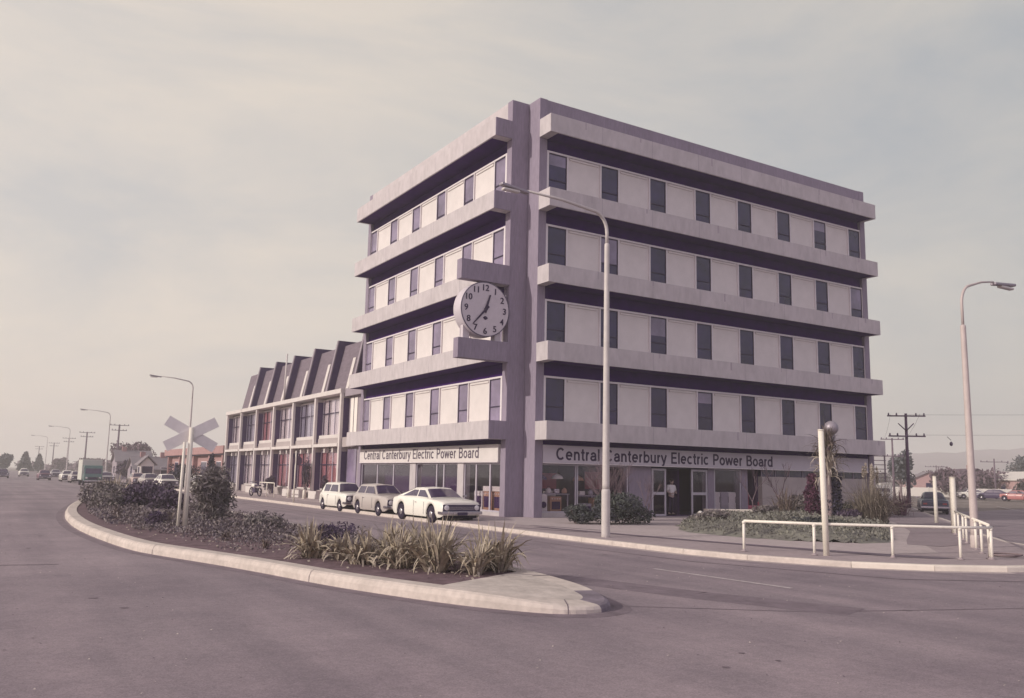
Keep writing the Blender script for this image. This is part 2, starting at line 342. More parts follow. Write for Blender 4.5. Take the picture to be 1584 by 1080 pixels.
mx=N.new('ShaderNodeMix'); mx.data_type='RGBA'; mx.inputs[0].default_value=.90; L.new(sky.outputs[0],mx.inputs[6]); L.new(m4.outputs[0],mx.inputs[7])
sx=N.new('ShaderNodeSeparateXYZ'); L.new(tc.outputs['Generated'],sx.inputs[0])
mz=N.new('ShaderNodeMapRange'); mz.inputs[1].default_value=.50; mz.inputs[2].default_value=.95; mz.inputs[3].default_value=1; mz.inputs[4].default_value=.45; L.new(sx.outputs[2],mz.inputs[0])  # unseen zenith dimmed on purpose, to deepen shadows on the ground
ms=N.new('ShaderNodeVectorMath'); ms.operation='SCALE'; L.new(mx.outputs[2],ms.inputs[0]); L.new(mz.outputs[0],ms.inputs['Scale']); L.new(ms.outputs[0],bg.inputs['Color'])
vs=sc.view_settings; sc.display_settings.display_device='sRGB'; vs.view_transform='Standard'; vs.look='None'; vs.exposure=.50; vs.gamma=1
# haze
hz=MB(); hz.box(-700,1420,-700,1420,-2,60,'tar'); ho=hz.build('haze'); tag(ho,kind='stuff'); tag(ho,'pale winter haze that fades the far hills and poles','haze')
hm=bpy.data.materials.new('haze_air'); hm.use_nodes=True; hn=hm.node_tree; hn.nodes.remove(hn.nodes['Principled BSDF'])
pv=hn.nodes.new('ShaderNodeVolumePrincipled'); pv.inputs['Color'].default_value=(.96,.93,.91,1); pv.inputs['Density'].default_value=.0012; pv.inputs['Anisotropy'].default_value=.1
hn.links.new(pv.outputs[0],hn.nodes['Material Output'].inputs['Volume']); ho.data.materials.clear(); ho.data.materials.append(hm)
sc.cycles.volume_bounces=1
# ================================================================ ground
def st(name,b,**k): return tag(b.build(name,**k),kind='structure')
b=MB(); n=48
b.face([(350+1000*math.cos(2*math.pi*i/n),350+1000*math.sin(2*math.pi*i/n),-.22) for i in range(n)],'grass_dry'); st('ground',b)
b=MB(); b.face([(-140,-90,-.12),(220,-90,-.12),(220,60,-.12),(60,10,-.12),(0,-5,-.12),(-3,340,-.12),(-26,340,-.12),(-26,110,-.12),(-140,60,-.12)],'asphalt'); st('road',b)
# block carrying the buildings: pavement with kerb
def arc(cx,cy,r,a0,a1,n=6): return [(cx+r*math.cos(R(a0+(a1-a0)*i/n)),cy+r*math.sin(R(a0+(a1-a0)*i/n))) for i in range(n+1)]
edge=[(-5.0,340),(-5.0,60),(-5.0,0),(-5.08,-10.3),(-4.95,-14.4),(-4.6,-16.2),(-3.6,-18.3),(-2.4,-19.5),(-1.0,-20.3),(.6,-20.75),(2.6,-20.75),(4.4,-19.9),(5.9,-18.2),(7.5,-15.8),(10.5,-13.3),(17.2,-8.4),(28,.0),(40,9.0),(60,24),(200,128)]
def offset(poly,d):
    out=[]
    for i,p in enumerate(poly):
        a=Vector(poly[max(i-1,0)]); c=Vector(poly[min(i+1,len(poly)-1)]); t=(c-a).normalized(); nrm=Vector((-t.y,t.x)); out.append((p[0]+nrm.x*d,p[1]+nrm.y*d))
    return out
inner=offset(edge,.20)
b=MB(); b.face([(x,y,0) for x,y in inner]+[(200,340,0)],'footpath'); st('pavement',b,fix=False)
def strip(name,outer,inn,z0,z1,m,lo=0,hi=None,gapp=.012,seg=1.6):
    """kerb stones following an edge: each stone a short block with a joint"""
    b=MB()
    for i in range(len(outer)-1):
        a0,a1,c0,c1=[Vector(p) for p in (outer[i],outer[i+1],inn[i],inn[i+1])]; Ln=(a1-a0).length; k=max(1,min(60,round(Ln/seg)))
        for j in range(k):
            g=gapp/ (Ln/k)/2 if Ln/k>.5 else 0
            t0=(j+g)/k; t1=(j+1-g)/k
            q=[a0.lerp(a1,t0),a0.lerp(a1,t1),c0.lerp(c1,t1),c0.lerp(c1,t0)]
            mm_=m(q[0]) if callable(m) else m
            nrm=(q[3]-q[0]).normalized()*.03
            pts=[(q[0].x,q[0].y,z0),(q[0].x+nrm.x*.4,q[0].y+nrm.y*.4,z1-.03),(q[0].x+nrm.x,q[0].y+nrm.y,z1),(q[3].x,q[3].y,z1),(q[3].x,q[3].y,z0)]
            pt2=[(q[1].x,q[1].y,z0),(q[1].x+nrm.x*.4,q[1].y+nrm.y*.4,z1-.03),(q[1].x+nrm.x,q[1].y+nrm.y,z1),(q[2].x,q[2].y,z1),(q[2].x,q[2].y,z0)]
            for e in range(4): b.face([pts[e],pts[e+1],pt2[e+1],pt2[e]],mm_)
            b.face(pts,mm_); b.face(pt2[::-1],mm_)
    return b
kb=strip('kerb',edge[1:18],inner[1:18],-.2,.006,lambda p:'kerb_pale' if (p.y<-17.9 and p.x<3.5) else 'kerb'); st('kerb',kb)
gut=offset(edge,-.32); b=MB()
for i in range(1,8): b.face([(gut[i][0],gut[i][1],-.116),(edge[i][0],edge[i][1],-.116),(edge[i+1][0],edge[i+1][1],-.116),(gut[i+1][0],gut[i+1][1],-.116)],'footpath_light')
st('gutter',b)
# light path in front of the shop, bitumen strip along the kerb, paved patches
b=MB(); b.face([(-1.9,60,.004),(-3.3,20,.004),(-3.3,-4,.004),(-2.9,-9,.004),(-2.1,-14.2,.004),(-.9,-17.2,.004),(.8,-17.6,.004),(2.9,-15.9,.004),(9.5,-11.2,.004),(15,-6.9,.004),(33,4.7,.004),(29,6,.004),(23.2,2,.004),(-1.2,.5,.004),(-1.2,60,.004)],'footpath_light'); st('path',b,fix=False)
b=MB(); pts=[(-3.45,-5.5),(-3.0,-9.0),(-2.5,-12),(-1.95,-14.5),(-1.05,-17.6),(-.4,-18.6)]; wd=[.35,.42,.40,.5,.75,.7]
for i in range(len(pts)-1):
    (x0,y0),(x1,y1)=pts[i],pts[i+1]; b.face([(x0-wd[i]/2,y0,.008),(x0+wd[i]/2,y0,.008),(x1+wd[i+1]/2,y1,.008),(x1-wd[i+1]/2,y1,.008)],'tar')
for (x0,y0,x1,y1,ww) in [(-4.5,-5.6,-3.5,-8.4,.12),(-3.2,-4.6,-2.4,-7.8,.18)]: b.face([(x0,y0,.0082),(x0+ww,y0,.0082),(x1+ww,y1,.0082),(x1,y1,.0082)],'tar')
st('tar_strip',b,fix=False)
b=MB(); b.face([(3.2,-16.2,.008),(7.4,-15.3,.008),(10.4,-12.9,.008),(16.9,-8.1,.008),(29,1.3,.008),(26,3,.008),(15,-6.6,.008),(9.5,-11,.008),(4.5,-14.2,.008),(2.9,-15.3,.008)],'paving_mid'); st('bitumen_path',b,fix=False)
# road marks
b=MB()
def dash(x0,y0,x1,y1,w_=.12):
    d=Vector((x1-x0,y1-y0)).normalized(); nx,ny=-d.y*w_/2,d.x*w_/2; k=6
    for i in range(k):
        a=Vector((x0,y0)).lerp(Vector((x1,y1)),i/k); c=Vector((x0,y0)).lerp(Vector((x1,y1)),(i+1)/k)
        b.face([(a.x-nx,a.y-ny,-.115),(a.x+nx,a.y+ny,-.115),(c.x+nx,c.y+ny,-.115),(c.x-nx,c.y-ny,-.115)],'line_white')
dash(-8.02,-16.85,-7.87,-20.3,.11); dash(-9.62,-1.2,-9.81,-3.9); dash(-7.7,-26.5,-7.5,-32)
for y in range(8,120,9): dash(-8.8,y,-8.8,y+3)
for y in range(18,110,6): dash(-7.3,y,-5.3,y,.08)
dash(12,-30,60,4,.12); dash(33,-5,60,14,.12)
st('road_markings',b,fix=False)
b=MB()
def seam(pts,w_,m='tar_soft',z=-.1165):
    for i in range(len(pts)-1):
        a=Vector(pts[i]); c=Vector(pts[i+1]); d=(c-a).normalized(); nx,ny=-d.y*w_/2,d.x*w_/2
        b.face([(a.x-nx,a.y-ny,z),(a.x+nx,a.y+ny,z),(c.x+nx,c.y+ny,z),(c.x-nx,c.y-ny,z)],m)
seam([(-18.7,-12),(-21,-11.6),(-24,-10.6),(-29,-9.5),(-40,-6)],.05,'tar',-.114)
seam([(-12.2,-20.6),(-9.8,-22.3),(-6,-23.6),(0,-24.6),(8,-24.5)],.045)
seam([(-6.3,-3),(-6.3,-12),(-6.1,-16),(-4.6,-20.2),(-1.6,-22),(3,-22.6)],.07,z=-.1145)
seam([(-11.0,-17),(-10.1,-20.2),(-9.2,-22.6)],.9,'tar_soft',-.118)
seam([(-6.9,20),(-6.9,2),(-7,-10)],.2,'tar_soft',-.118)
st('tar_seams',b,fix=False)
# traffic island
out=[(-12.25,-20.85),(-12.7,-21.15),(-13.3,-21.0),(-13.75,-20.4),(-14.2,-19.57),(-14.7,-18.2),(-15.14,-16.8),(-15.6,-14.58),(-16.25,-12.18),(-16.7,-10.7),(-17.05,-9.2),(-17.33,-5.45),(-17.48,-.34),(-17.15,7.04),(-16.1,15.7),(-14.9,23),(-13.3,31.3),(-11.3,42),(-9.6,52.4),(-9.2,53.0),(-8.95,52.4),(-9.3,40),(-10.3,28),(-10.8,15),(-11.05,3),(-11.2,-5),(-11.35,-12),(-11.5,-17.2),(-11.75,-18.9),(-12.05,-20.2)]
def chaikin(p):
    o=[]
    for i in range(len(p)):
        a=Vector(p[i]); c=Vector(p[(i+1)%len(p)]); o+= [tuple(a.lerp(c,.25)),tuple(a.lerp(c,.75))]
    return o
out=chaikin(chaikin(out))
def inset(poly,d):
    o=[]; n=len(poly)
    for i,p in enumerate(poly):
        a=Vector(poly[i-1]); c=Vector(poly[(i+1)%n]); t=(c-a).normalized(); o.append((p[0]+t.y*d,p[1]-t.x*d))
    return o
inn=inset(out,.40)
outc=out+[out[0]]; innc=inn+[inn[0]]
b=MB()
nn=len(out)
for i in range(nn):
    j=(i+1)%nn; a,c,e,f=Vector(out[i]),Vector(out[j]),Vector(inn[i]),Vector(inn[j])
    m_='kerb_dark' if (a.x>-12.62 and a.y<-20.2) else 'kerb'
    pr=[(0,-.2),(.02,-.02),(.10,.05),(.22,.075),(1,.07)]
    for q in range(4):
        t0,z0=pr[q]; t1,z1=pr[q+1]
        def zf(p,z): 
            q_=max(0,min(1,(-19.5-p.y)/1.6)); q_*=q_; return z-q_*(z+.115)*.55 if z>-.15 else z
        z0a,z0b,z1a,z1b=zf(a.lerp(e,t0),z0),zf(c.lerp(f,t0),z0),zf(a.lerp(e,t1),z1),zf(c.lerp(f,t1),z1)
        p0=a.lerp(e,t0); p1=c.lerp(f,t0); p2=c.lerp(f,t1); p3=a.lerp(e,t1)
        b.face([(p0.x,p0.y,z0a),(p1.x,p1.y,z0b),(p2.x,p2.y,z1b),(p3.x,p3.y,z1a)],m_,True)
st('island_kerb',b)
b=MB(); acc=0; nxt=.8; jr=random.Random(4)
for i in range(nn):
    a,c,e,f=Vector(out[i]),Vector(out[(i+1)%nn]),Vector(inn[i]),Vector(inn[(i+1)%nn]); L_=(c-a).length
    if acc+L_>nxt and a.y<20:
        t_=(nxt-acc)/L_; p=a.lerp(c,t_); q=e.lerp(f,t_); d=(c-a).normalized()*jr.choice((.006,.008,.02)); dn=(q-p).normalized()*.012
        prof=[(-.004,-.16),(.016,-.017),(.096,.054),(.216,.079),(1,.074)]
        for u in range(4):
            (s0,z0),(s1,z1)=prof[u],prof[u+1]; A=p.lerp(q,s0); B=p.lerp(q,s1)
            if u==0: A=A-dn; B=B-dn*.3
            zz=lambda z,P_=p:(zf(P_,z))+.003
            b.face([(A.x-d.x,A.y-d.y,zz(z0,A)),(A.x+d.x,A.y+d.y,zz(z0,A)),(B.x+d.x,B.y+d.y,zz(z1,B)),(B.x-d.x,B.y-d.y,zz(z1,B))],'tar')
        nxt+=jr.choice((2.9,3.6,5.2,6.1))
    acc+=L_
st('kerb_joints',b,fix=False)
# grit washed against the island kerb, oil spots and a manhole
b=MB(); g1=inset(out,-.07); g2=inset(out,-.30)
for i in range(nn):
    j=(i+1)%nn; w1=jr.uniform(.6,1.1)
    if out[i][1]<30: b.face([(g1[i][0],g1[i][1],-.117),(g1[j][0],g1[j][1],-.117),(g2[j][0],g2[j][1],-.117),(g2[i][0],g2[i][1],-.117)],'tar_soft')
for k in range(34):
    x,y=jr.choice([(-8.0+jr.gauss(0,.5),jr.uniform(-28,10)),(-6.5+jr.gauss(0,.3),jr.uniform(-16,0)),(jr.uniform(-24,-10),jr.uniform(-30,-20)),(-19+jr.gauss(0,.6),jr.uniform(-24,6))]); r=jr.uniform(.02,.07)
    b.face([(x+r*jr.uniform(.6,1.2)*math.cos(R(q)),y+r*jr.uniform(.6,1.2)*math.sin(R(q)),-.1145) for q in range(0,360,30)],'tar_soft')
st('road_stains',b,fix=False)
b=MB(); b.face([(-20.3+.33*math.cos(R(q)),-22.6+.33*math.sin(R(q)),-.114) for q in range(0,360,15)],'manhole'); st('manhole_cover',b,fix=False)
b=MB()
for k in range(2600):
    x,y=jr.uniform(-26,4),jr.uniform(-30,-3)
    if -17.6<x<-11 and y>-21.2: continue
    if x>-5.2 and y>-21: continue
    s=jr.uniform(.006,.017); z=-.114; a_=jr.uniform(0,6.28)
    b.face([(x+s*math.cos(a_),y+s*math.sin(a_),z),(x+s*math.cos(a_+2),y+s*math.sin(a_+2),z+s*.7),(x+s*math.cos(a_+4.2),y+s*math.sin(a_+4.2),z+.001)],'kerb' if jr.random()<.6 else 'tar')
o=b.build('road_grit',fix=False); tag(o,'loose stone chips scattered over the asphalt','grit',kind='stuff')
# concrete nose pad and soil
def pin(y0,y1): return [p for p in inn if y0<=p[1]<=y1]
b=MB()
cut=lambda p:-18.6+(p[0]+14.2)*.38
left=[p for p in inn if p[1]<cut(p)-.02]
k0=[i for i,p in enumerate(inn) if p[1]<cut(p)-.02 and not inn[i-1][1]<cut(inn[i-1])-.02][0]
nose=[inn[(k0+i)%nn] for i in range(len(left))]
soil=[inn[(k0+len(left)+i)%nn] for i in range(nn-len(left))]
mids=[(-12.95+(p[0]+12.95)*.55,-18.95+(p[1]+18.95)*.55) for p in nose]; ncen=Vector((-12.95,-18.95)); zn=lambda p:(lambda q:.0695-q*q*(.07+.115)*.55)(max(0,min(1,(-19.5-p[1])/1.6)))
for i in range(len(nose)):
    p,q=nose[i],nose[(i+1)%len(nose)]; m0,m1=mids[i],mids[(i+1)%len(nose)]; b.face([(p[0],p[1],zn(p)),(q[0],q[1],zn(q)),(m1[0],m1[1],.072),(m0[0],m0[1],.072)],'kerb_rough',True); b.face([(m0[0],m0[1],.072),(m1[0],m1[1],.072),(ncen.x,ncen.y,.074)],'kerb_rough',True)
st('island_nose',b,fix=False)
b=MB(); b.face([(x,y,.05) for x,y in [nose[-1]]+soil+[nose[0]]],'soil')
# mounded soil on top
rr_=random.Random(3)
st('island_soil',b,fix=False)
# other ground beyond the roads
b=MB(); b.face([(-140,62,.0),(-27,112,.0),(-27,340,.0),(-140,340,.0)],'grass_dry'); b.face([(52,-1,.0),(84,19.4,.0),(215,117,.0),(215,-90,0),(120,-60,0)],'grass_dry'); st('verge',b,fix=False)
b=MB(); b.box(-140,-27.0,60,61,-.2,.02,'kerb'); st('verge_kerb',b)
# hills
b=MB(); rh=random.Random(5)
def ridge(d,hs,m,a0=-25,a1=62):
    base=[];top=[];back=[];n=len(hs)*6
    for i in range(n+1):
        a=R(a0+(a1-a0)*i/n); k=i/n*(len(hs)-1); k0=int(min(k,len(hs)-2)); t=k-k0; t=t*t*(3-2*t); h=hs[k0]*(1-t)+hs[k0+1]*t+rh.uniform(-1.2,1.2)
        c,s=math.cos(a),math.sin(a)
        base.append((-20+c*(d-190),-31+s*(d-190),-1)); top.append((-20+c*d,-31+s*d,h)); back.append((-20+c*(d+120),-31+s*(d+120),-1))
    for i in range(n):
        mid0=tuple((Vector(base[i])*.45+Vector(top[i])*.55)+Vector((0,0,rh.uniform(-3,3)))); mid1=None
        b.face([base[i],base[i+1],top[i+1],top[i]],m); b.face([top[i],top[i+1],back[i+1],back[i]],m)
ridge(1120,[30,34,40,46,50,53,50,47,46,44,38,34,30,22,14,8],'hill_mat'); st('hills',b)
#SECTION2
# ================================================================ five storey office building
T=[17.67,14.27,10.85,7.47,4.07]; Bz=[16.84,13.45,10.05,6.65,3.28]; RZ=[16.25,12.82,9.40,6.0]
off=thing('office_building','five storey concrete corner office block with deep ledges and projecting round clock','office building',(0,0,0))
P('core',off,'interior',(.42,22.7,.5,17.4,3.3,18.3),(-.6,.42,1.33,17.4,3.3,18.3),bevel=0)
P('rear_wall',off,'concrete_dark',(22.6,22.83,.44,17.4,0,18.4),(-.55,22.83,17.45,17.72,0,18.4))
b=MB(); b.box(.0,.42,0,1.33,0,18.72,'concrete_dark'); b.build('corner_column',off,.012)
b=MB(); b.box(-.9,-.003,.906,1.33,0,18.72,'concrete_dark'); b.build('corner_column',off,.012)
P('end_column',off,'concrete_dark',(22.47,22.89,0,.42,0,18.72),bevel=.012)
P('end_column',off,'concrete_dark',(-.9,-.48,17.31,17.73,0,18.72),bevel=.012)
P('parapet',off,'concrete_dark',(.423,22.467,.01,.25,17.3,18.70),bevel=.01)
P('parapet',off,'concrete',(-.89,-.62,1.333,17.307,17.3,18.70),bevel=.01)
for i in range(5):
    b=MB(); 
    b.box(-.0,22.7,-.88,-.003,Bz[i],T[i],'concrete'); b.box(.425,22.465,-.003,.5,Bz[i]+.1,T[i]-.02,'concrete')
    for q in range(1,8):
        xj=2.98*q-.1; b.box(xj-.007,xj+.007,-.8815,-.879,Bz[i]+.01,T[i]-.01,'concrete_dark')
    for q,(xs_,ln_) in enumerate([(1.9,.35),(5.1,.22),(9.7,.4),(13.3,.2),(17.8,.33),(20.6,.25)]):
        xq=xs_+.37*i; b.box(xq,xq+.05+.03*(q%3),-.881,-.8795,T[i]-ln_,T[i]-.012,'stain')
    b.build('ledge',off,.015)
    b=MB(); b.box(-1.78,-.903,.907,17.46,Bz[i],T[i],'concrete'); b.box(-.903,-.6,1.335,17.305,Bz[i]+.1,T[i]-.02,'concrete'); 
    for q in range(1,6):
        yj=.9+2.98*q; b.box(-1.7815,-1.779,yj-.007,yj+.007,Bz[i]+.01,T[i]-.01,'concrete_dark')
    b.build('ledge',off,.0)
    P('ledge_end',off,'concrete_dark',(-1.78,-.903,.86,.905,Bz[i],T[i]))
    # dark lining under each ledge
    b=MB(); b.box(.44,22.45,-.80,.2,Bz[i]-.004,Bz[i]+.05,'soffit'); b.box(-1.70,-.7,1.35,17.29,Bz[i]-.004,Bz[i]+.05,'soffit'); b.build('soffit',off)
def side(face,k):
    """window band on one storey; face 'r' looks to -Y, 'l' looks to -X"""
    rz=RZ[k]; zb=T[k+1]-.015
    n=8 if face=='r' else 6
    def bx(mb,a0,a1,d0,d1,z0,z1,m):
        # a along the facade, d depth behind the facade plane
        if face=='r': mb.box(a0,a1,d0,d1,z0,z1,m)
        else: mb.box(-.9+d0,-.9+d1,a0,a1,z0,z1,m)
    A0,A1=(.425,22.465) if face=='r' else (1.335,17.305)
    w0=(.55 if face=='r' else 1.50)
    ww=1.0 if face=='r' else .96
    if face=='r': starts=[.545+2.983*i for i in range(8)]
    else: starts=[1.50+2.978*i for i in range(6)]
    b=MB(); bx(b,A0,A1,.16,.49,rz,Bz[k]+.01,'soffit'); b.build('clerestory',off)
    b=MB(); bx(b,A0,A1,.03,.14,rz,rz+.085,'frame_white')
    bx(b,A0,starts[0]-.0,.03,.14,zb,rz-.002,'frame_white'); bx(b,starts[-1]+ww,A1,.03,.14,zb,rz-.002,'frame_white')
    b.build('window_rail',off,.006)
    for i,s in enumerate(starts):
        b=MB()
        if i: bx(b,s-.07,s-.002,.03,.14,zb,rz-.002,'frame_white')
        if i<n-1: bx(b,s+ww+.002,s+ww+.07,.03,.14,zb,rz-.002,'frame_white')
        bx(b,s,s+ww,.06,.10,rz-.05,rz-.004,'sash'); bx(b,s,s+.035,.06,.10,zb,rz-.05,'sash'); bx(b,s+ww-.035,s+ww,.06,.10,zb,rz-.05,'sash')
        fr=b.build('window',off)
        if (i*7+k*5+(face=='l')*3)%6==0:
            b=MB(); bx(b,s+.05,s+ww-.05,.080,.0845,rz-.05-(.5+.35*((i+k)%3)),rz-.055,'glass_reflect'); b.build('pane_reflection',fr)  # pale patch on some panes, a painted stand-in for reflected sky
        b=MB(); bx(b,s+.035,s+ww-.035,.085,.10,zb,rz-.05,'glass_dark' if face=='r' else 'glass_reflect'); b.build('pane',fr)
        b=MB(); bx(b,s+.03,s+ww-.03,.05,.083,rz-1.27,rz-1.22,'sash'); b.build('sash_bar',fr)
        if i<n-1:
            e=s+ww+.072; f=starts[i+1]-.072; b=MB()
            bx(b,e,f,.10,.14,zb,rz-.002,'panel_white'); bx(b,e+.1,f-.1,.05,.10,rz-.12,rz-.03,'panel_white')
            b.build('wall_panel',off,.004)
for k in range(4): side('r',k); side('l',k)
# roof
P('roof',off,'concrete_dark',(.3,22.6,.3,17.4,18.3,18.45))
# ---- ground floor right
b=MB(); b.box(.43,22.3,-.03,.14,2.345,3.09,'sign_board'); b.box(.43,22.3,-.045,.16,2.30,2.343,'frame_white'); sg=b.build('sign_board',off,.006)
lettering('Central Canterbury Electric Power Board',.53,13.55,'letter',sg,Matrix.Translation((1.07,-.032,2.46))@Matrix.Rotation(R(90),4,'X'),w_=.165)
b=MB(); b.box(-.97,-.80,1.42,17.30,2.345,3.09,'panel_white'); b.box(-.985,-.80,1.42,17.30,2.30,2.343,'frame_white'); sg=b.build('sign_board',off,.006)
Ml=Matrix(((0,0,-1,-.974),(-1,0,0,16.64),(0,1,0,2.50),(0,0,0,1)))
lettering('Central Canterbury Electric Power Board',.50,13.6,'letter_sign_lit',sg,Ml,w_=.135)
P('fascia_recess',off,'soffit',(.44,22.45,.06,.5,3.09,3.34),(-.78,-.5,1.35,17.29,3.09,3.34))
P('shop_floor',off,'interior',(.43,22.6,.36,17.4,-.05,.03),(-.7,.42,1.34,17.4,-.05,.03))
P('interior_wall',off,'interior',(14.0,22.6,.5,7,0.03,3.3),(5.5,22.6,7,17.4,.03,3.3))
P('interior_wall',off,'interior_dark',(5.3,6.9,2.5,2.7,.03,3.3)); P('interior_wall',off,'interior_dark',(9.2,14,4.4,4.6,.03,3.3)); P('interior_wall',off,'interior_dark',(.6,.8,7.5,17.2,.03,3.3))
def shopwin(x0,x1,z0,z1,mull=(),nm='shop_window',y=.30,fm='alu',t=.055,fw=.06,hb=()):
    b=MB(); b.box(x0,x1,y,y+t,z1-fw,z1,fm); b.box(x0,x1,y,y+t,z0,z0+fw,fm); b.box(x0,x0+fw,y,y+t,z0+fw,z1-fw,fm); b.box(x1-fw,x1,y,y+t,z0+fw,z1-fw,fm)
    for m_ in mull: b.box(m_-.025,m_+.025,y,y+t,z0+fw,z1-fw,fm)
    for h in hb: b.box(x0+fw,x1-fw,y-.003,y+t,h,h+.13,fm)
    o=b.build(nm,off); b=MB(); b.box(x0+fw,x1-fw,y+.022,y+.030,z0+fw,z1-fw,'pane'); b.build('pane',o); return o
shopwin(.50,2.42,.20,2.29); shopwin(2.46,5.35,.20,2.29,mull=(4.0,)); shopwin(10.78,12.62,.05,2.29); 
P('plinth',off,'plinth',(.43,5.38,.26,.5,0,.198))
P('pier',off,'concrete_dark',(5.4,6.75,.3,.7,0.0,2.30),bevel=.01); P('pier',off,'concrete_dark',(10.36,10.76,.3,.7,0,2.30)); P('pier',off,'concrete_dark',(12.66,13.1,.3,.7,0,2.30)); 
shopwin(6.78,7.66,.02,2.22,nm='door',hb=(1.0,),fw=.09); shopwin(9.28,10.32,.02,2.22,nm='door',hb=(1.0,),fw=.09)
P('door_head',off,'sash',(6.77,10.35,.28,.4,2.23,2.30))
d2=P('door',off,'interior_dark',(8.62,8.66,.5,1.4,.04,2.2))
P('entrance_wall',off,'interior_dark',(13.12,13.6,1.2,1.4,0.03,3.3))
b=MB(); b.box(14.06,22.44,.22,.5,0,1.96,'annex_beige'); b.box(14.06,22.44,.30,.5,1.97,2.30,'glass_dark')
for i in range(9): b.box(14.06+i*1.04,14.12+i*1.04,.27,.32,1.96,2.30,'concrete_dark')
b.build('lower_wall',off,.0)
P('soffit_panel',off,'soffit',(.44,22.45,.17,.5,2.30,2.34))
# ---- ground floor left
def lwin(y0,y1,mull):
    b=MB(); X0,X1=-.80,-.745
    b.box(X0,X1,y0,y1,2.22,2.29,'alu'); b.box(X0,X1,y0,y1,.16,.23,'alu'); b.box(X0,X1,y0,y0+.06,.23,2.22,'alu'); b.box(X0,X1,y1-.06,y1,.23,2.22,'alu')
    for m_ in mull: b.box(X0,X1,m_-.05,m_+.05,.23,2.22,'alu')
    o=b.build('shop_window',off); b=MB(); b.box(-.775,-.768,y0+.06,y1-.06,.23,2.22,'pane'); b.build('pane',o)
lwin(1.36,4.70,(2.35,3.6)); lwin(5.31,9.86,(6.8,7.57)); lwin(10.56,17.30,(12.76,14.98))
P('pier',off,'concrete',(-.86,-.5,4.71,5.30,0,2.30)); P('pier',off,'concrete',(-.86,-.5,9.87,10.55,0,2.30))
P('plinth',off,'plinth',(-.84,-.6,1.335,4.70,0,.158),(-.84,-.6,5.31,9.86,0,.158),(-.84,-.6,10.56,17.3,0,.158))
# clock brackets
P('clock_bracket',off,'concrete_dark',(-3.33,-.88,.84,1.26,10.06,10.93),bevel=.012)
P('clock_bracket',off,'concrete_dark',(-3.40,-.88,.84,1.26,6.64,7.50),bevel=.012)
# scuppers / small roof pieces
# ---- clock
ck=thing('clock','big round white wall clock with black numerals held between two concrete brackets','clock',(-2.12,.82,8.82))
b=MB(); b.lathe((0,0,0),[(1.12,.74),(1.19,.70),(1.20,.6),(1.20,.03),(1.16,.0)],'clock_white',48,'y'); b.build('case',ck)
b=MB(); 
for i in range(48):
    a0,a1=2*math.pi*i/48,2*math.pi*(i+1)/48
    for (r0,r1,y0,y1) in ((1.20,1.17,-.012,-.022),):
        b.face([(r0*math.cos(a0),y0,r0*math.sin(a0)),(r0*math.cos(a1),y0,r0*math.sin(a1)),(r1*math.cos(a1),y1,r1*math.sin(a1)),(r1*math.cos(a0),y1,r1*math.sin(a0))],'clock_rim')
b.lathe((0,0,0),[(1.205,.02),(1.205,-.012),(1.165,-.012)],'clock_rim',48,'y'); b.build('rim',ck)
b=MB(); b.lathe((0,0,0),[(1.16,-.002),(1.16,-.014),(.01,-.0141)],'clock_white',48,'y'); b.sm=[False]*len(b.sm); fc=b.build('dial',ck)
for i in range(1,13):
    a=R(30*i); r=.95
    text('numeral',str(i),.38,'letter',fc,Matrix.Translation((r*math.sin(a),-.024,r*math.cos(a)))@Matrix.Rotation(R(90),4,'X'),align='CENTER',ext=.006,offset=.003,bold=.012)
def hand(nm,ang,ln,w0,w1,tail,y):
    a=R(ang); d=Vector((math.sin(a),0,math.cos(a))); s_=Vector((math.cos(a),0,-math.sin(a))); b=MB()
    p=[-d*tail-s_*w0,d*ln-s_*w1,d*ln+s_*w1,-d*tail+s_*w0]
    b.face([q+Vector((0,y,0)) for q in p],'letter'); b.face([q+Vector((0,y+.012,0)) for q in reversed(p)],'letter')
    for i in range(4):
        j=(i+1)%4; b.face([p[i]+Vector((0,y,0)),p[i]+Vector((0,y+.012,0)),p[j]+Vector((0,y+.012,0)),p[j]+Vector((0,y,0))],'letter')
    b.build(nm,ck)
hand('hour_hand',18,.68,.075,.03,.16,-.055); hand('minute_hand',222,.95,.06,.018,.2,-.075)
b=MB(); b.lathe((0,0,0),[(.075,-.02),(.075,-.09)],'letter',16,'y'); b.build('hub',ck)
b=MB(); b.lathe((0,0,-.38),[(.085,-.02),(.085,-.026)],'letter',16,'y'); b.box(-.11,.11,-.03,-.02,-.41,-.35,'letter'); b.build('emblem',ck)
b=MB(); b.box(-.95,-.65,.22,.45,-1.31,-.7,'clock_white'); b.box(.62,.92,.22,.45,-1.31,-.7,'clock_white'); b.build('stay',ck)
# ---- things in the shop windows
def ware(name,label,cat,parts,loc,g='goods standing in the shop windows'):
    t=thing(name,label,cat,loc,0,g)
    for nm,bs in parts.items():
        b=MB()
        for x in bs: b.box(*x[:6],x[6])
        b.build(nm,t,.01)
    return t
def stove(x,y,w_,h,m,lab,rz=0):
    t=thing('stove',lab,'stove',(x,y,.03),rz,'goods standing in the shop windows')
    b=MB(); b.box(-w_/2,w_/2,-.28,.28,.06,h,m); b.build('body',t,.02)
    b=MB(); b.box(-w_/2+.08,w_/2-.08,-.295,-.281,.3,h-.22,'interior_dark'); b.build('oven_door',t)
    b=MB(); b.box(-w_/2,w_/2,.18,.28,h+.002,h+.22,'ware_white'); b.build('splashback',t)
    for i in range(4):
        b=MB(); b.lathe((-w_/2+.1+i*(w_-.2)/3,0,h-.1),[(.025,-.281),(.025,-.31)],'ware_white',8,'y'); b.build('knob',t)
stove(-.30,2.00,.75,1.0,'orange_ware','orange cooker facing the street in the shop window beside the corner pillar',R(-90))
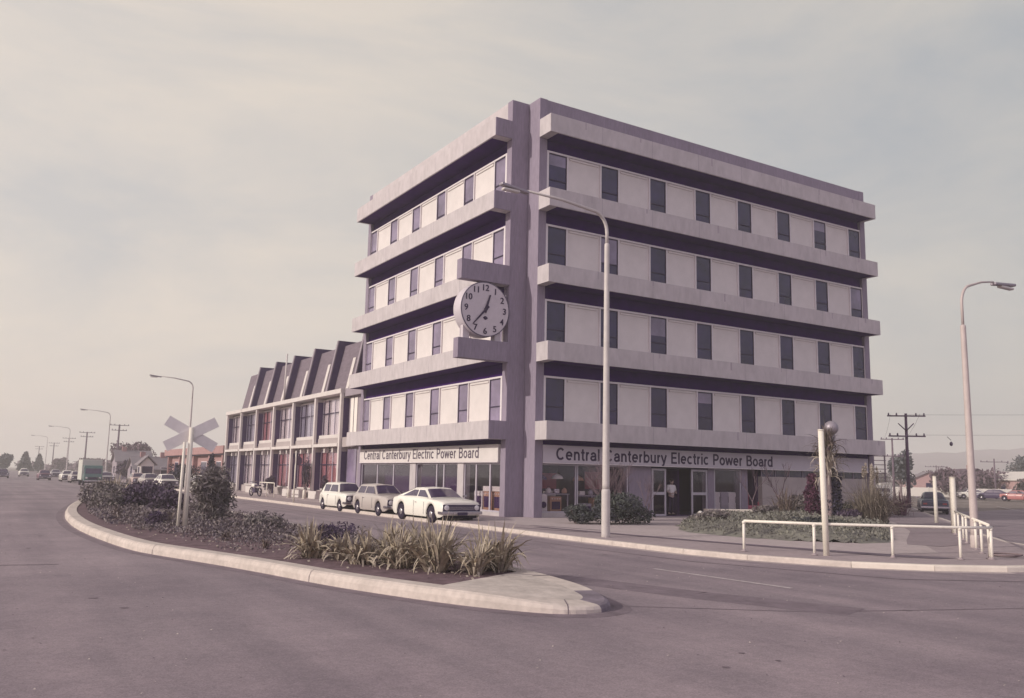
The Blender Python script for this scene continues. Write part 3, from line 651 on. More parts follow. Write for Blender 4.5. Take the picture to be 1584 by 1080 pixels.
stove(-.30,2.90,.75,1.0,'orange_ware','orange brown cooker behind the second pane from the corner pillar',R(-90))
stove(-.30,3.75,.75,1.0,'ware_white','white cooker at the far end of the row by the corner pillar',R(-90))
stove(1.6,.95,.6,.85,'orange_ware','low orange cooker in the shop window right of the corner pillar')
for x,lab,m_ in ((11.15,'tall white refrigerator at the left in the window beside the entrance','ware_white'),(11.75,'grey white refrigerator in the middle of the window beside the entrance','ware_grey'),(12.25,'white upright freezer nearest the pier right of the entrance window','ware_white')):
    t=thing('refrigerator',lab,'refrigerator',(x,.85,.03),0,'goods standing in the shop windows')
    P('cabinet',t,m_,(-.27,.27,-.25,.3,0,1.12),bevel=.02); P('door',t,m_,(-.265,.265,-.30,-.253,.02,1.10),bevel=.01); P('handle',t,'chrome',(.2,.225,-.34,-.301,.6,.9))
t=thing('armchair','dark red upholstered armchair in the recess right of the fridges','armchair',(13.6,.75,.0))
P('seat',t,'ware_red',(-.4,.4,-.3,.3,.2,.5),bevel=.05); P('backrest',t,'ware_red',(-.4,.4,.302,.45,.2,1.05),bevel=.05)
for s_ in (-1,1): P('armrest',t,'ware_red',(s_*.46-.055,s_*.46+.055,-.3,.3,.15,.68),bevel=.04)
for sx in (-1,1):
    for sy in (-1,1): P('leg',t,'bark',(sx*.36-.025,sx*.36+.025,sy*.22-.025,sy*.22+.025,0,.2))
t=thing('washing_machine','slim white washing machine against the left frame of the first shop window','washing machine',(.78,.62,.03),0,'goods standing in the shop windows')
P('cabinet',t,'ware_white',(-.2,.2,-.2,.25,0,.95),bevel=.02); b=MB(); b.lathe((0,0,.5),[(.14,-.201),(.14,-.22)],'interior_dark',16,'y'); b.build('door',t); P('lid',t,'ware_grey',(-.18,.18,-.18,.2,.951,.98))
lamps=[(.95,.9,1.62,'interior',"brown dome lamp hanging nearest the corner pillar"),(1.75,.8,1.66,'ware_white',"pale cone lamp hanging in the middle of the first shop window"),(2.95,.9,1.60,'orange_ware',"orange shaded lamp hanging behind the second shop window"),(4.4,.9,1.7,'ware_white',"white lamp hanging behind the bare shrub")]
for x,y,z,m_,lab in lamps:
    t=thing('pendant_lamp',lab,'pendant lamp',(x,y,z),0,'lamps hanging in the shop window')
    b=MB(); b.lathe((0,0,0),[(.28,-.02),(.22,.10),(.06,.2),(.02,.22)],m_,16); b.build('shade',t); b=MB(); b.tube([(0,0,.22),(0,0,3.28-z)],.01,'wire',6); b.build('cord',t)
for i,(x,y,h,m_,lab) in enumerate([(3.2,.8,.55,'ware_grey','grey heater on the floor behind the second shop window'),(3.9,.8,.8,'orange_ware','orange cabinet behind the second shop window, left of the pier')]):
    t=thing('heater' if i==0 else 'cabinet',lab,'heater' if i==0 else 'cabinet',(x,y,.03),0,'goods standing in the shop windows')
    P('case',t,m_,(-.3,.3,-.2,.2,.05,h),bevel=.02); P('grille',t,'interior_dark',(-.24,.24,-.215,-.201,.15,h-.12)); P('base',t,'sash',(-.28,.28,-.18,.18,0,.05))
for i,(x,y,z,kd,m_,lab) in enumerate([(1.25,.75,1.02,'kettle','ware_white','white kettle on the upper shelf left in the first shop window'),(1.65,.75,1.02,'toaster','chrome','bright toaster in the middle of the upper shelf in the first shop window'),(2.1,.75,1.02,'kettle','orange_ware','orange kettle at the right end of the upper shelf in the first shop window'),(3.0,.7,.95,'toaster','ware_white','white toaster left on the low shelf of the second shop window'),(3.5,.7,.95,'kettle','ware_grey','grey kettle on the low shelf of the second shop window')]):
    t=thing(kd,lab,kd,(x,y,z),0,'goods standing in the shop windows')
    if kd=='kettle':
        b=MB(); b.lathe((0,0,0),[(.10,0),(.13,.05),(.12,.16),(.06,.22),(.02,.24)],m_,12); b.build('body',t); b=MB(); b.tube([(-.1,0,.16),(-.06,0,.30),(.06,0,.30),(.1,0,.16)],.012,'sash',6); b.build('handle',t)
    else: P('body',t,m_,(-.14,.14,-.08,.08,0,.18),bevel=.02); P('slot',t,'interior_dark',(-.1,.1,-.02,.02,.181,.185)); P('lever',t,'sash',(.142,.17,-.02,.02,.1,.12))
for x,w_,z,lab in ((1.68,1.2,1.0,'glass display shelf in the first shop window'),(3.3,1.1,.93,'low display shelf in the second shop window')):
    t=thing('display_shelf',lab,'shelf',(x,.75,0)); P('board',t,'alu',(-w_/2,w_/2,-.15,.15,z-.03,z)); 
    for s_ in (-1,1): P('leg',t,'alu',(s_*w_/2-.02,s_*w_/2+.02,-.02,.02,.03,z-.03))
for x,y,w_,h,m_,lab in ((2.0,1.9,.9,.7,'ware_red','reddish poster board at the back of the first shop window'),(1.0,2.2,.8,.9,'ware_grey','grey poster board behind the washing machine'),(4.6,2.0,.9,.8,'ware_red','reddish poster board behind the bare bush')):
    t=thing('poster_board',lab,'poster board',(x,y,1.2)); P('panel',t,m_,(-w_/2,w_/2,-.02,.02,0,h)); P('stand',t,'alu',(-.03,.03,.021,.05,-1.17,h))
# ================================================================ low annex with mansard roof
an=thing('annex_building','two storey annex with dark fins, red curtains and a slate mansard of sloping bays','annex building',(0,0,0))
Y0,PT=21.10,4.84; ys=[Y0+PT*i for i in range(7)]
P('core',an,'interior',(.6,12,21.3,50,0,6.9)); P('flat_roof',an,'slate',(3.6,12,20.9,50.3,6.9,10.4))
P('gable_wall',an,'annex_grey',(-.2,12,50.02,50.25,0,7.0)); 
P('floor_band',an,'annex_grey',(-.34,.6,21.0,50.3,3.02,3.38))
for i,y in enumerate(ys):
    b=MB(); b.box(-.92,-.74,y-.13,y+.13,0,6.70,'annex_white'); 
    b.box(-.74,-.22,y-.10,y+.10,3.05,3.70,'annex_beige'); b.box(-.74,-.22,y-.10,y+.10,6.42,6.72,'annex_beige'); b.build('post',an,.01)
    b=MB(); b.box(-.735,-.22,y-.115,y+.115,.05,3.04,'fin_dark'); b.build('fin',an); b=MB(); b.box(-.735,-.22,y-.115,y+.115,3.71,6.41,'fin_dark'); b.build('fin',an)
b=MB(); b.box(-.98,-.25,20.95,50.35,6.705,7.0,'annex_white'); b.build('eaves_beam',an,.015)
P('eaves_soffit',an,'annex_beige',(-.2,.6,20.95,50.3,6.6,6.9))
cur_up=['curtain_cream','curtain_grey','curtain_cream','curtain_red','curtain_grey','curtain_cream']; cur_lo=['curtain_red','curtain_red','curtain_red','curtain_cream','curtain_cream','curtain_grey']
for i in range(6):
    y0,y1=ys[i]+.14,ys[i+1]-.14; ym=(y0+y1)/2
    b=MB(); b.box(-.96,-.6,y0,y1,3.36,3.56,'annex_white'); b.build('floor_beam',an,.01)
    P('spandrel',an,'annex_beige',(-.62,-.5,y0,y1,3.56,3.93)); P('sill',an,'annex_white',(-.60,-.3,y0+.8,y1-.1,3.935,4.16),bevel=.01)
    for (z0,z1,cm) in ((4.10,6.58,cur_up[i]),(.55,3.3,cur_lo[i])):
        b=MB(); X0,X1=-.36,-.30
        b.box(X0,X1,y0,y1,z1-.09,z1,'annex_white'); b.box(X0,X1,y0,y1,z0,z0+.09,'annex_white')
        for k in range(5):
            yy=y0+(y1-y0)*k/4; b.box(X0-.01,X1,max(y0,yy-.04),min(y1,yy+.04),z0+.09,z1-.09,'sash' if k in (1,3) else 'alu')
        zt=z0+(z1-z0)*.60; b.box(X0,X1,y0,y1,zt,zt+.06,'sash')
        wn=b.build('window',an); b=MB(); b.box(-.345,-.338,y0,y1,z0+.09,z1-.09,'pane'); b.build('pane',wn)
        b=MB(); k=26
        for q in range(k):
            a=y0+(y1-y0)*q/k; c=y0+(y1-y0)*(q+1)/k; xa=-.25+(.04 if q%2 else 0); xb=-.25+(0 if q%2 else .04)
            b.face([(xa,a,z0),(xb,c,z0),(xb,c,z1),(xa,a,z1)],cm)
        b.build('curtain',an,fix=False)
    for q in (1,2): 
        P('transom_light',an,'annex_white',(-.7,-.4,y0+(y1-y0)*q/3-.12,y0+(y1-y0)*q/3+.12,3.0,3.34))
    P('low_wall',an,'annex_beige',(-.55,-.38,y0,y1,0,.54))
    # mansard bay
    b=MB(); ya,yb=ys[i]+.12,ys[i+1]-.12
    b.prism([(.25,6.9),(1.0,10.45),(3.8,10.45),(3.8,6.9)],ya,yb,'slate','xz'); b.build('mansard_slope',an)
    b=MB(); sl=(1.0-.25)/3.55
    y_=ym-.35
    for (z0,z1) in ((7.02,9.35),):
        xa,xb=.25+sl*(z0-6.9),.25+sl*(z1-6.9); b.prism([(xa-.07,z0),(xb-.07,z1),(xb+.02,z1),(xa+.02,z0)],y_-.24,y_+.24,'annex_white','xz')
    b.build('roof_light',an)
for i in range(6):
    b=MB(); y=ys[i]
    b.prism([(-.2,7.003),(.52,10.8),(4.2,10.8),(4.2,6.9)],y-.11,y+.11,'fin_dark','xz'); b.build('roof_fin',an)  # shade on the roof fins is put into this dark colour
    b=MB()
    f=[(-.2,7.01),(.52,10.805),(.60,10.805),(-.12,7.01)]
    b.prism([(a-.03,z) for a,z in f],y-.125,y+.125,'annex_grey','xz'); b.build('fin_edge',an)  # paler strip paints the sunlit front edge of the fin
b=MB(); b.tube([(-.22,ys[3]-.2,7.0),(-.15,ys[3]-.2,10.85)],.06,'annex_white',8); b.build('roof_pipe',an)
# link between the two
b=MB(); b.box(-.35,.6,17.74,20.98,0,7.0,'annex_grey'); b.box(-.75,-.35,17.76,20.9,3.32,3.92,'annex_beige'); b.box(-.7,-.35,17.76,20.9,6.5,7.0,'annex_grey'); b.build('link_wall',an)
b=MB(); b.box(-.40,-.355,19.5,20.6,4.0,6.4,'curtain_cream'); b.box(-.42,-.402,20.0,20.05,4.0,6.4,'sash'); b.build('link_window',an)
b=MB(); b.box(-.40,-.355,19.3,20.8,.3,3.2,'glass_reflect'); b.build('link_window',an)
# brick building beyond
bk=thing('brick_building','single storey flat roofed pink brick building beyond the annex','brick building',(0,0,0))
P('wall',bk,'brick_pink',(.35,14,54,82,0,3.3)); P('fascia',bk,'brick_pink',(-.35,14.5,53.2,83,3.3,4.05),bevel=.02); P('eaves',bk,'sash',(-.2,14,53.5,82.7,3.2,3.299))
for y in (54.5,60,67.5,75,81.7): P('pier',bk,'brick_pink',(-.1,.34,y-.25,y+.25,0,3.19))
for y in (57,63.8,71,78): 
    o=P('window',bk,'frame_white',(.27,.349,y-1.3,y+1.3,1.0,2.6)); P('pane',o,'glass_dark',(.25,.269,y-1.2,y+1.2,1.08,2.52))
#SECTION3
# ================================================================ cars
def interp(tab,x):
    for (x0,v0),(x1,v1) in zip(tab,tab[1:]):
        if x<=x1: 
            t=(x-x0)/(x1-x0) if x1>x0 else 0
            return v0+(v1-v0)*max(0,t)
    return tab[-1][1]
def car(label,loc,rz,paint,Ln=4.4,W=1.72,H=1.36,top=None,roof=None,wb=(.85,3.45),wr=.30,low=False,glass='car_glass_lit',group=None,front='round',name='parked_car',cat='car',quarter=False):
    """x=0 rear, x=Ln front, y across, z up from the road"""
    t=thing(name,label,cat,loc,rz,group)
    top=top or [(0,.72),(.06,.86),(.7,.93),(2.2,.93),(3.2,.92),(4.0,.87),(4.36,.82),(4.4,.76)]
    roof=roof or (.55,1.35,2.65,3.25)   # rear window base, roof rear, roof front, windscreen base
    Ra=wr+.07; sill=.22
    xs=sorted(set([round(Ln*i/44,3) for i in range(45)]+[round(a+Ra*math.cos(R(q)),3) for a in wb for q in range(0,181,15)]+[.02,.05,Ln-.02,Ln-.05]))
    def zb(x):
        z=sill+ (0.10*max(0,(.35-x)/.35)**2)+(.10*max(0,(x-(Ln-.35))/.35)**2)
        for a in wb:
            d=Ra*Ra-(x-a)**2
            if d>0: z=max(z,wr+math.sqrt(d))
        return z
    def hw(x):
        h=W/2; e=min(x,Ln-x)
        return h*(.90+.10*min(1,(max(e,0)/.55))**.5) if e<.55 else h
    def ring(x):
        a,b_,h=zb(x),interp(top,x),hw(x); d=b_-a
        prof=[(h-.05,a),(h-.01,a+d*.12),(h,a+d*.45),(h-.015,a+d*.80),(h-.05,a+d*.95),(h-.13,b_),(h*.55,b_+.022),(0,b_+.03)]
        return [(x,y,z) for y,z in prof]+[(x,-y,z) for y,z in reversed(prof[:-1])]
    b=MB(); rings=[ring(x) for x in xs]; n=len(rings[0])
    for i in range(len(xs)-1):
        for j in range(n-1): b.face([rings[i][j],rings[i][j+1],rings[i+1][j+1],rings[i+1][j]],paint,True)
    b.face(rings[0],paint); b.face(rings[-1][::-1],paint)
    o=b.build('body',t,fix=False)
    import bmesh
    bm=bmesh.new(); bm.from_mesh(o.data); bmesh.ops.remove_doubles(bm,verts=bm.verts,dist=.0005); bmesh.ops.recalc_face_normals(bm,faces=bm.faces); bm.to_mesh(o.data); bm.free()
    body=o
    # dark floor pan and wheel wells
    b=MB(); b.box(.15,Ln-.15,-W/2+.16,W/2-.16,.20,.62,'underbody'); b.build('floor_pan',t)
    # door seams and handle
    for s_ in (-1,1):
        for xd in ((roof[1]+.12,(roof[1]+roof[2])/2+.12,roof[2]+.42) if not quarter else (roof[1]+.55,roof[2]+.42)):
            b=MB(); h=hw(xd); zz=interp(top,xd); b.box(xd,xd+.012,s_*(h+.001)-.003,s_*(h+.001)+.003,max(.32,zb(xd)+.05),zz-.14,'grille_dark'); b.build('door_seam',body)
        b=MB(); b.box((roof[1]+roof[2])/2+.16,(roof[1]+roof[2])/2+.30,s_*(W/2)-.012,s_*(W/2)+.022,.74,.765,'chrome'); b.build('door_handle',body)
    # greenhouse
    r0,r1,r2,r3=roof; hb=W/2-.14; ht=W/2-.29
    zb0,zb3=interp(top,r0)-.01,interp(top,r3)-.01; zbm=interp(top,(r1+r2)/2)-.01
    zl=[(r0,zb0),(r1,interp(top,r1)-.01),(r2,interp(top,r2)-.01),(r3,zb3)]
    b=MB(); ht2=ht-.10
    sec=[]
    def S(x,zr,zz,hh,hbx): return [(x,hbx,zz),(x,hh,zr-.06),(x,hh-.10,zr),(x,0,zr+.025),(x,-hh+.10,zr),(x,-hh,zr-.06),(x,-hbx,zz)]
    s0=S(r0,zb0+.03,zb0,hb-.02,hb); s1=S(r1,H-.02,zl[1][1],ht,hb); s1b=S((r1+r2)/2,H,zbm,ht,hb); s2=S(r2,H-.03,zl[2][1],ht,hb); s3=S(r3,zb3+.03,zb3,hb-.02,hb)
    for A,B in ((s0,s1),(s1,s1b),(s1b,s2),(s2,s3)):
        for j in range(6): b.face([A[j],A[j+1],B[j+1],B[j]],paint,False)
    b.build('roof',t,.0)
    def quad(nm,p,m,outw,shr=(.06,.06,.06,.06)):
        """pane on the quad p (bl,br,tr,tl) shrunk, raised 4 mm"""
        bl,br,tr_,tl_=[Vector(q) for q in p]; nrm=(br-bl).cross(tl_-bl).normalized()
        if nrm.dot(Vector(outw))<0: nrm=-nrm
        def at_(u,v): return bl.lerp(br,u).lerp(tl_.lerp(tr_,u),v)+nrm*.008
        l,r_,bo,to=shr; fr=MB(); g=MB()
        g.face([at_(l,bo),at_(1-r_,bo),at_(1-r_,1-to),at_(l,1-to)],m); o=g.build(nm,t,fix=False)
        e=.018; fr.face([at_(l-e,bo-e*1.5)-nrm*.003,at_(1-r_+e,bo-e*1.5)-nrm*.003,at_(1-r_+e,1-to+e*1.5)-nrm*.003,at_(l-e,1-to+e*1.5)-nrm*.003],'chrome'); fr.build('trim',o,fix=False)
    def screen(nm,A,B,outw,t0,t1):
        g=MB(); A_=[Vector(q) for q in A[1:6]]; B_=[Vector(q) for q in B[1:6]]
        A_[0]=A_[0].lerp(A_[1],.45); A_[4]=A_[4].lerp(A_[3],.45); B_[0]=B_[0].lerp(B_[1],.6); B_[4]=B_[4].lerp(B_[3],.6)
        o_=Vector(outw)*.014
        for j in range(4):
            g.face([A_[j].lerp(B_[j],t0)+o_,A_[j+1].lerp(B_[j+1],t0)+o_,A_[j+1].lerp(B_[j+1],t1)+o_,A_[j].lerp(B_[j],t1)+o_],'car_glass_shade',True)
        g.build(nm,t,fix=False)
    screen('windscreen',s3,s2,(.7,0,.7),.06,.90); screen('rear_window',s0,s1,(-.6,0,.8),.2,.88)
    for s_ in (-1,1):
        def pt(x,v):
            zz=interp(zl,x); 
            return Vector((x,s_*(hb+(ht-hb)*v),zz+(H-.08-zz)*v))
        xm=(r1+r2)/2+.05
        def xat(a,b_,v): return a+(b_-a)*v
        # front and rear side windows, slanted with their pillars
        def win(nm,xb0,xt0,xb1,xt1):
            p=[pt(xb0,.12),pt(xb1,.12),pt(xt1,.93),pt(xt0,.93)]; p=[q+Vector((0,s_*.009,0)) for q in p]
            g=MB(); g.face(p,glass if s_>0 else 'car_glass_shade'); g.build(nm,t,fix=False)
        sl_r=(r1-r0)
        if quarter:
            win('side_window',r1+.62,r1+.56,xat(r3,r2,.12)-.10,r2-.02); win('quarter_window',r0+.62,r1+.06,r1+.55,r1+.48)
        else:
            win('side_window',xm+.04,xm+.02,xat(r3,r2,.12)-.10,r2-.02); win('side_window',r0+.36,r1+.06,xm-.06,xm-.06)
        m_=MB(); m_.box(r3-.32,r3-.22,s_*(W/2-.05),s_*(W/2+.10),zb3+.06,zb3+.15,'chrome'); 
        if s_>0: m_.build('wing_mirror',t,.01)
    # wheels
    for a in wb:
        for s_ in (-1,1):
            wl=bpy.data.objects.new('wheel',None); col.objects.link(wl); wl.parent=t; wl.location=(a,s_*(W/2-.12),wr)
            b=MB(); b.lathe((0,0,0),[(wr*.62,-.085),(wr*.93,-.09),(wr,-.06),(wr,.06),(wr*.93,.09),(wr*.62,.085)],'tyre',24,'y'); b.build('tyre',wl)
            b=MB(); b.lathe((0,0,0),[(wr*.64,-.07),(wr*.6,-.05),(wr*.6,.05),(wr*.64,.07)],'rim',20,'y'); b.build('rim',wl)
            b=MB(); y=s_*.072; b.lathe((0,0,0),[(wr*.42,y),(wr*.36,y+s_*.02),(wr*.12,y+s_*.035),(.01,y+s_*.037)],'hubcap',16,'y'); b.build('hubcap',wl)
    # front
    zf=interp(top,Ln-.02); b=MB(); b.box(Ln-.03,Ln+.012,-W/2+.10,W/2-.10,.475,zf-.05,'grille_dark'); gr=b.build('grille',t)
    b=MB()
    for q in range(3): zz=.54+q*(zf-.64)/3; b.box(Ln+.013,Ln+.02,-W/2+.36,W/2-.36,zz,zz+.012,'chrome')
    b.build('grille_bar',gr)
    for s_ in (-1,1):
        b=MB(); r_=.085
        if front=='round': b.lathe((Ln-.0,s_*(W/2-.25),(zf+.44)/2),[(r_+.015,.0),(r_+.015,.035),(r_,.04),(r_*.7,.05),(.01,.055)],'lens',16,'x')
        else: b.box(Ln+.012,Ln+.03,s_*(W/2-.27)-.14,s_*(W/2-.27)+.14,(zf+.44)/2-.07,(zf+.44)/2+.07,'lens')
        b.build('headlight',t)
        b=MB(); b.box(-.02,.03,s_*(W/2-.28)-.12,s_*(W/2-.28)+.12,.60,.70,'lens_red'); b.build('tail_light',t)
    b=MB(); b.box(Ln+.0,Ln+.09,-W/2+.03,W/2-.03,.36,.47,'chrome'); b.box(Ln-.25,Ln+.0,-W/2-.0,-W/2+.03,.36,.47,'chrome'); b.box(Ln-.25,Ln,W/2-.03,W/2,.36,.47,'chrome'); b.build('bumper',t,.015)
    b=MB(); b.box(-.10,-.0,-W/2+.03,W/2-.03,.38,.49,'chrome'); b.build('bumper',t,.015)
    b=MB(); b.box(Ln+.092,Ln+.10,-.22,.22,.33,.44,'grille_dark'); b.build('number_plate',t)
    return t
PK='cars parked nose to tail along the kerb'
FR='far cars on the long road'
# three parked cars, all facing the camera (-Y)
car('white fastback saloon with dark grille, nearest of the cars at the kerb',(-4.24,3.15,-.12),R(-90),'paint_white',Ln=4.6,W=1.80,H=1.33,top=[(0,.70),(.05,.90),(.6,.97),(2.3,.96),(3.1,.93),(4.1,.87),(4.50,.82),(4.55,.77)],roof=(.25,1.65,2.70,3.40),wb=(.95,3.70),wr=.33,group=PK,quarter=True)
car('beige hatchback between the two white cars at the kerb',(-4.30,7.85,-.12),R(-90),'paint_beige',Ln=4.0,W=1.56,H=1.36,top=[(0,.66),(.06,.88),(.5,.92),(1.9,.92),(2.6,.91),(3.4,.87),(3.85,.82),(3.9,.76)],roof=(.05,.42,2.05,2.65),wb=(.70,3.10),wr=.29,group=PK)
car('small boxy cream car, rearmost of the three at the kerb',(-4.35,12.35,-.12),R(-90),'paint_cream',Ln=3.7,W=1.52,H=1.36,top=[(0,.68),(.06,.86),(.5,.88),(2.0,.88),(2.7,.87),(3.3,.86),(3.66,.83),(3.7,.77)],roof=(.06,.28,2.1,2.5),wb=(.55,2.95),wr=.26,group=PK)
# far cars
far=[((-4.7,43.5),'paint_cream','cream car under the crossed boards, partly behind the lamp post'),((-5.3,55),'paint_white','white car right of the purple hedge, further along the left road'),((-5.4,70.5),'paint_pinkish','pale car behind the yellow tuft of the island'),((-9.6,88),'paint_beige','beige and dark car left of the green truck, on the open road'),((-11.9,107),'paint_maroon','dark red car alone on the far road left of the beige one'),((-16.4,124),'paint_dark','black car cut by the left edge of the picture')]
for (x,y),p,lab in far: car(lab,(x+.0,y,-.12),R(-90),p,Ln=4.2,W=1.65,H=1.38,group=FR,wb=(.8,3.35))
car('silver car following close behind the green truck',(-7.0,83,-.12),R(-90),'paint_silver',Ln=4.2,W=1.65,group=FR)
for (x,y),p,lab in [((-9.9,97),'paint_white','white car between the beige car and the truck on the far road'),((-6.2,112),'paint_cream','pale car ahead of the silver one, beyond the truck'),((-8.5,136),'paint_silver','small pale car far beyond the maroon one'),((-12.5,150),'paint_white','tiny white car far up the road left of the maroon one'),((-11,185),'paint_cream','furthest pale car in the haze'),((-5.5,62.5),'paint_beige','beige car parked between the white one and the pale one, beyond the island')]:
    car(lab,(x,y,-.12),R(-90),p,Ln=4.2,W=1.65,H=1.38,group=FR,wb=(.8,3.35))
# right hand road
RG='vehicles on the side road'
car('dark saloon seen from behind, in the shade past the white poles',(31.6,2.0,-.12),R(36),'paint_navy',Ln=4.3,W=1.68,H=1.38,group=RG,glass='car_glass_shade')
car('white car across the side road, left of the black one',(99.2,37,-.12),R(140),'paint_white',Ln=4.1,W=1.6,group=RG)
car('low black car between the white and red ones across the side road',(96.6,32.4,-.12),R(110),'paint_dark',Ln=4.3,W=1.65,group=RG)
car('faded red car across the side road at the right edge',(92.6,27.2,-.12),R(100),'paint_red',Ln=4.0,W=1.6,group=RG)
def van(name,label,cat,loc,rz,cab,box,group,L_=5.6,Hc=1.9,Hb=2.7):
    t=thing(name,label,cat,loc,rz,group)
    b=MB(); b.prism([(L_-1.7,.45),(L_-.02,.45),(L_,.9),(L_-.10,1.15),(L_-.45,Hc-.08),(L_-.6,Hc),(L_-1.7,Hc)],-.86,.86,cab,'xz'); b.build('cab',t,.04)
    b=MB(); b.prism([(0,.55),(L_-1.75,.55),(L_-1.75,Hb),(0,Hb)],-.95,.95,box,'xz'); b.build('load_box',t,.03)
    P('chassis',t,'underbody',(.1,L_-.2,-.6,.6,.28,.54))
    b=MB(); dx=Vector((.35,0,-.69)).normalized(); p0=Vector((L_-.455,0,Hc-.14)); p1=Vector((L_-.115,0,1.22))
    b.face([(p1.x+.02,-.74,p1.z),(p1.x+.02,.74,p1.z),(p0.x+.02,.70,p0.z),(p0.x+.02,-.70,p0.z)],'car_glass_shade'); b.build('windscreen',t,fix=False)
    for s_ in (-1,1):
        b=MB(); b.face([(L_-1.3,s_*.868,1.2),(L_-.25,s_*.868,1.2),(L_-.55,s_*.868,Hc-.15),(L_-1.3,s_*.868,Hc-.15)],'car_glass_shade'); b.build('side_window',t,fix=False)
        b=MB(); b.lathe((L_-.01,s_*.62,.78),[(.10,0),(.10,.03),(.02,.05)],'lens',14,'x'); b.build('headlight',t)
        for a in (1.0,L_-1.0):
            wl=bpy.data.objects.new('wheel',None); col.objects.link(wl); wl.parent=t; wl.location=(a,s_*.78,.34)
            b=MB(); b.lathe((0,0,0),[(.2,-.1),(.33,-.1),(.34,-.05),(.34,.05),(.33,.1),(.2,.1)],'tyre',20,'y'); b.build('tyre',wl)
            b=MB(); b.lathe((0,0,0),[(.21,-.08),(.05,-.10),(.05,.10),(.21,.08)],'rim',16,'y'); b.build('rim',wl)
    P('bumper',t,'chrome',(L_,L_+.08,-.84,.84,.42,.55),bevel=.01); P('grille',t,'grille_dark',(L_,L_+.015,-.45,.45,.62,.86))
    return t
van('delivery_truck','green truck with a tall pale box body on the open road','truck',(-9.75,73,-.12),R(-90),'paint_teal','box_pale',None,L_=5.6,Hc=2.05,Hb=2.65)
van('camper_van','cream van with a pale box body behind the dark red flax','van',(46.5,16.5,-.12),R(216),'paint_cream','paint_cream',RG,L_=4.4,Hc=1.75,Hb=1.95)
# ================================================================ lamp posts
def lamp(label,loc,H,armdir,arm,rise,mp_,sleeve=1.35,r0=.13,r1=.055,group='tall street lamps',lum=1.0,thick=None):
    t=thing('street_lamp',label,'street lamp',loc,0,group)
    ad=Vector(armdir).normalized(); d=Vector((ad.x,ad.y,0))
    thick=thick or H*.8
    b=MB(); b.tube([(0,0,-.15),(0,0,.1),(0,0,sleeve-.1),(0,0,sleeve),(0,0,sleeve+.05)],[r0,r0,r0,r0,r0*.86],mp_,16); b.build('base',t)
    b=MB(); b.tube([(0,0,sleeve+.02),(0,0,sleeve+.2),(0,0,thick*.6),(0,0,thick-.1),(0,0,thick),(0,0,thick+.03)],[r0*.86,r0*.84,r0*.70,r0*.59,r0*.58,r1],mp_,16); b.build('pole',t)
    pts=[(0,0,thick+.02)]+[Vector((0,0,H-.35))+d*(.55*(1-math.cos(R(q))))+Vector((0,0,.62*math.sin(R(q)))) for q in range(0,80,13)]
    pts=[Vector(p) for p in pts]; e=Vector((0,0,H+rise))+d*arm; last=pts[-1]
    pts+= [last.lerp(e,.5)+Vector((0,0,.05)),e]
    b=MB(); b.tube(pts,[r1]*(len(pts)-2)+[r1*.75,r1*.6],mp_,10); b.build('arm',t)
    s=Vector((-d.y,d.x,0)); c=e+d*(lum*.5-.02)+Vector((0,0,-.01)); tl=d*(lum/2)+Vector((0,0,.05))
    b=MB(); b.obox(c,tl,s*.10,(0,0,.045),'lamp_metal'); lh=b.build('lamp_head',t,.03)
    b=MB(); b.obox(c+d*.12+Vector((0,0,-.085)),d*(lum*.30),s*.085,(0,0,.04),'lamp_glass'); b.build('diffuser',lh,.03)
    return t
lamp('white street lamp in front of the shop sign, on the kerb',(-4.19,-10.3,0),9.62,(-1,0),2.95,.42,'lamp_pole',lum=.95,thick=8.9)
lamp('pinkish street lamp inside the railing corner at the right',(3.99,-16.68,0),7.35,(1,0),1.75,.55,'lamp_pole_pink',sleeve=.3,r0=.13,r1=.04,lum=1.15,thick=6.35)
lamp('street lamp rising behind the crossed boards',(-5.0,45.6,0),8.9,(-1,0),2.6,.5,'lamp_pole',lum=.95,r0=.12,thick=7.6)
lamp('second street lamp beyond the crossed boards, over the green truck',(-4.9,99.2,0),9.0,(-1,0),2.9,.5,'lamp_pole',lum=.95,r0=.12)
lamp('street lamp far up the left road, fourth from the camera',(-4.9,158,0),9.0,(-1,0),2.9,.5,'lamp_pole',lum=.95)
lamp('furthest street lamp on the left road, faint in the haze',(-4.9,219,0),9.0,(-1,0),2.9,.5,'lamp_pole',lum=.95)
# ================================================================ power poles
def pole(label,loc,H,rz,arms,mt='wood_pole',r=.14,group='wooden power poles',brace=False,lean=(0,0)):
    t=thing('power_pole',label,'power pole',loc,rz,group)
    b=MB(); b.tube([(0,0,-.2),(lean[0],lean[1],H)],[r,r*.65],mt,10); b.build('pole',t)
    for (z,w_) in arms:
        q=z/H; cx,cy=lean[0]*q,lean[1]*q
        b=MB(); b.box(cx-w_,cx+w_,cy-.16,cy-.08,z-.05,z+.05,mt); a=b.build('crossarm',t)
        for s_ in (-1,-.55,.55,1):
            b=MB(); b.lathe((cx+s_*(w_-.1),cy-.12,z+.05),[(.05,0),(.07,.05),(.04,.10),(.06,.14),(.02,.18)],'insulator',8); b.build('insulator',a)
    if brace:
        b=MB(); b.tube([(-.55,-.1,H-.75),(0,-.1,H-1.3)],.04,mt,6); b.tube([(.55,-.1,H-.75),(0,-.1,H-1.3)],.04,mt,6); b.build('brace',t)
    return t
AZ=R(-40)
def wires(label,a,c,zs,sag=.5,group='overhead wires'):
    for z0,z1,o in zs:
        b=MB(); A=Vector((a[0],a[1],z0)); C=Vector((c[0],c[1],z1)); d=(C-A); n=Vector((-d.y,d.x,0)).normalized()*o
        b.tube([A+n+d*(i/14)-Vector((0,0,4*sag*(i/14)*(1-i/14))) for i in range(15)],.008,'wire',5); tag(b.build('overhead_wire'),label%('upper' if z0>6 else 'lower'),'wire',group)
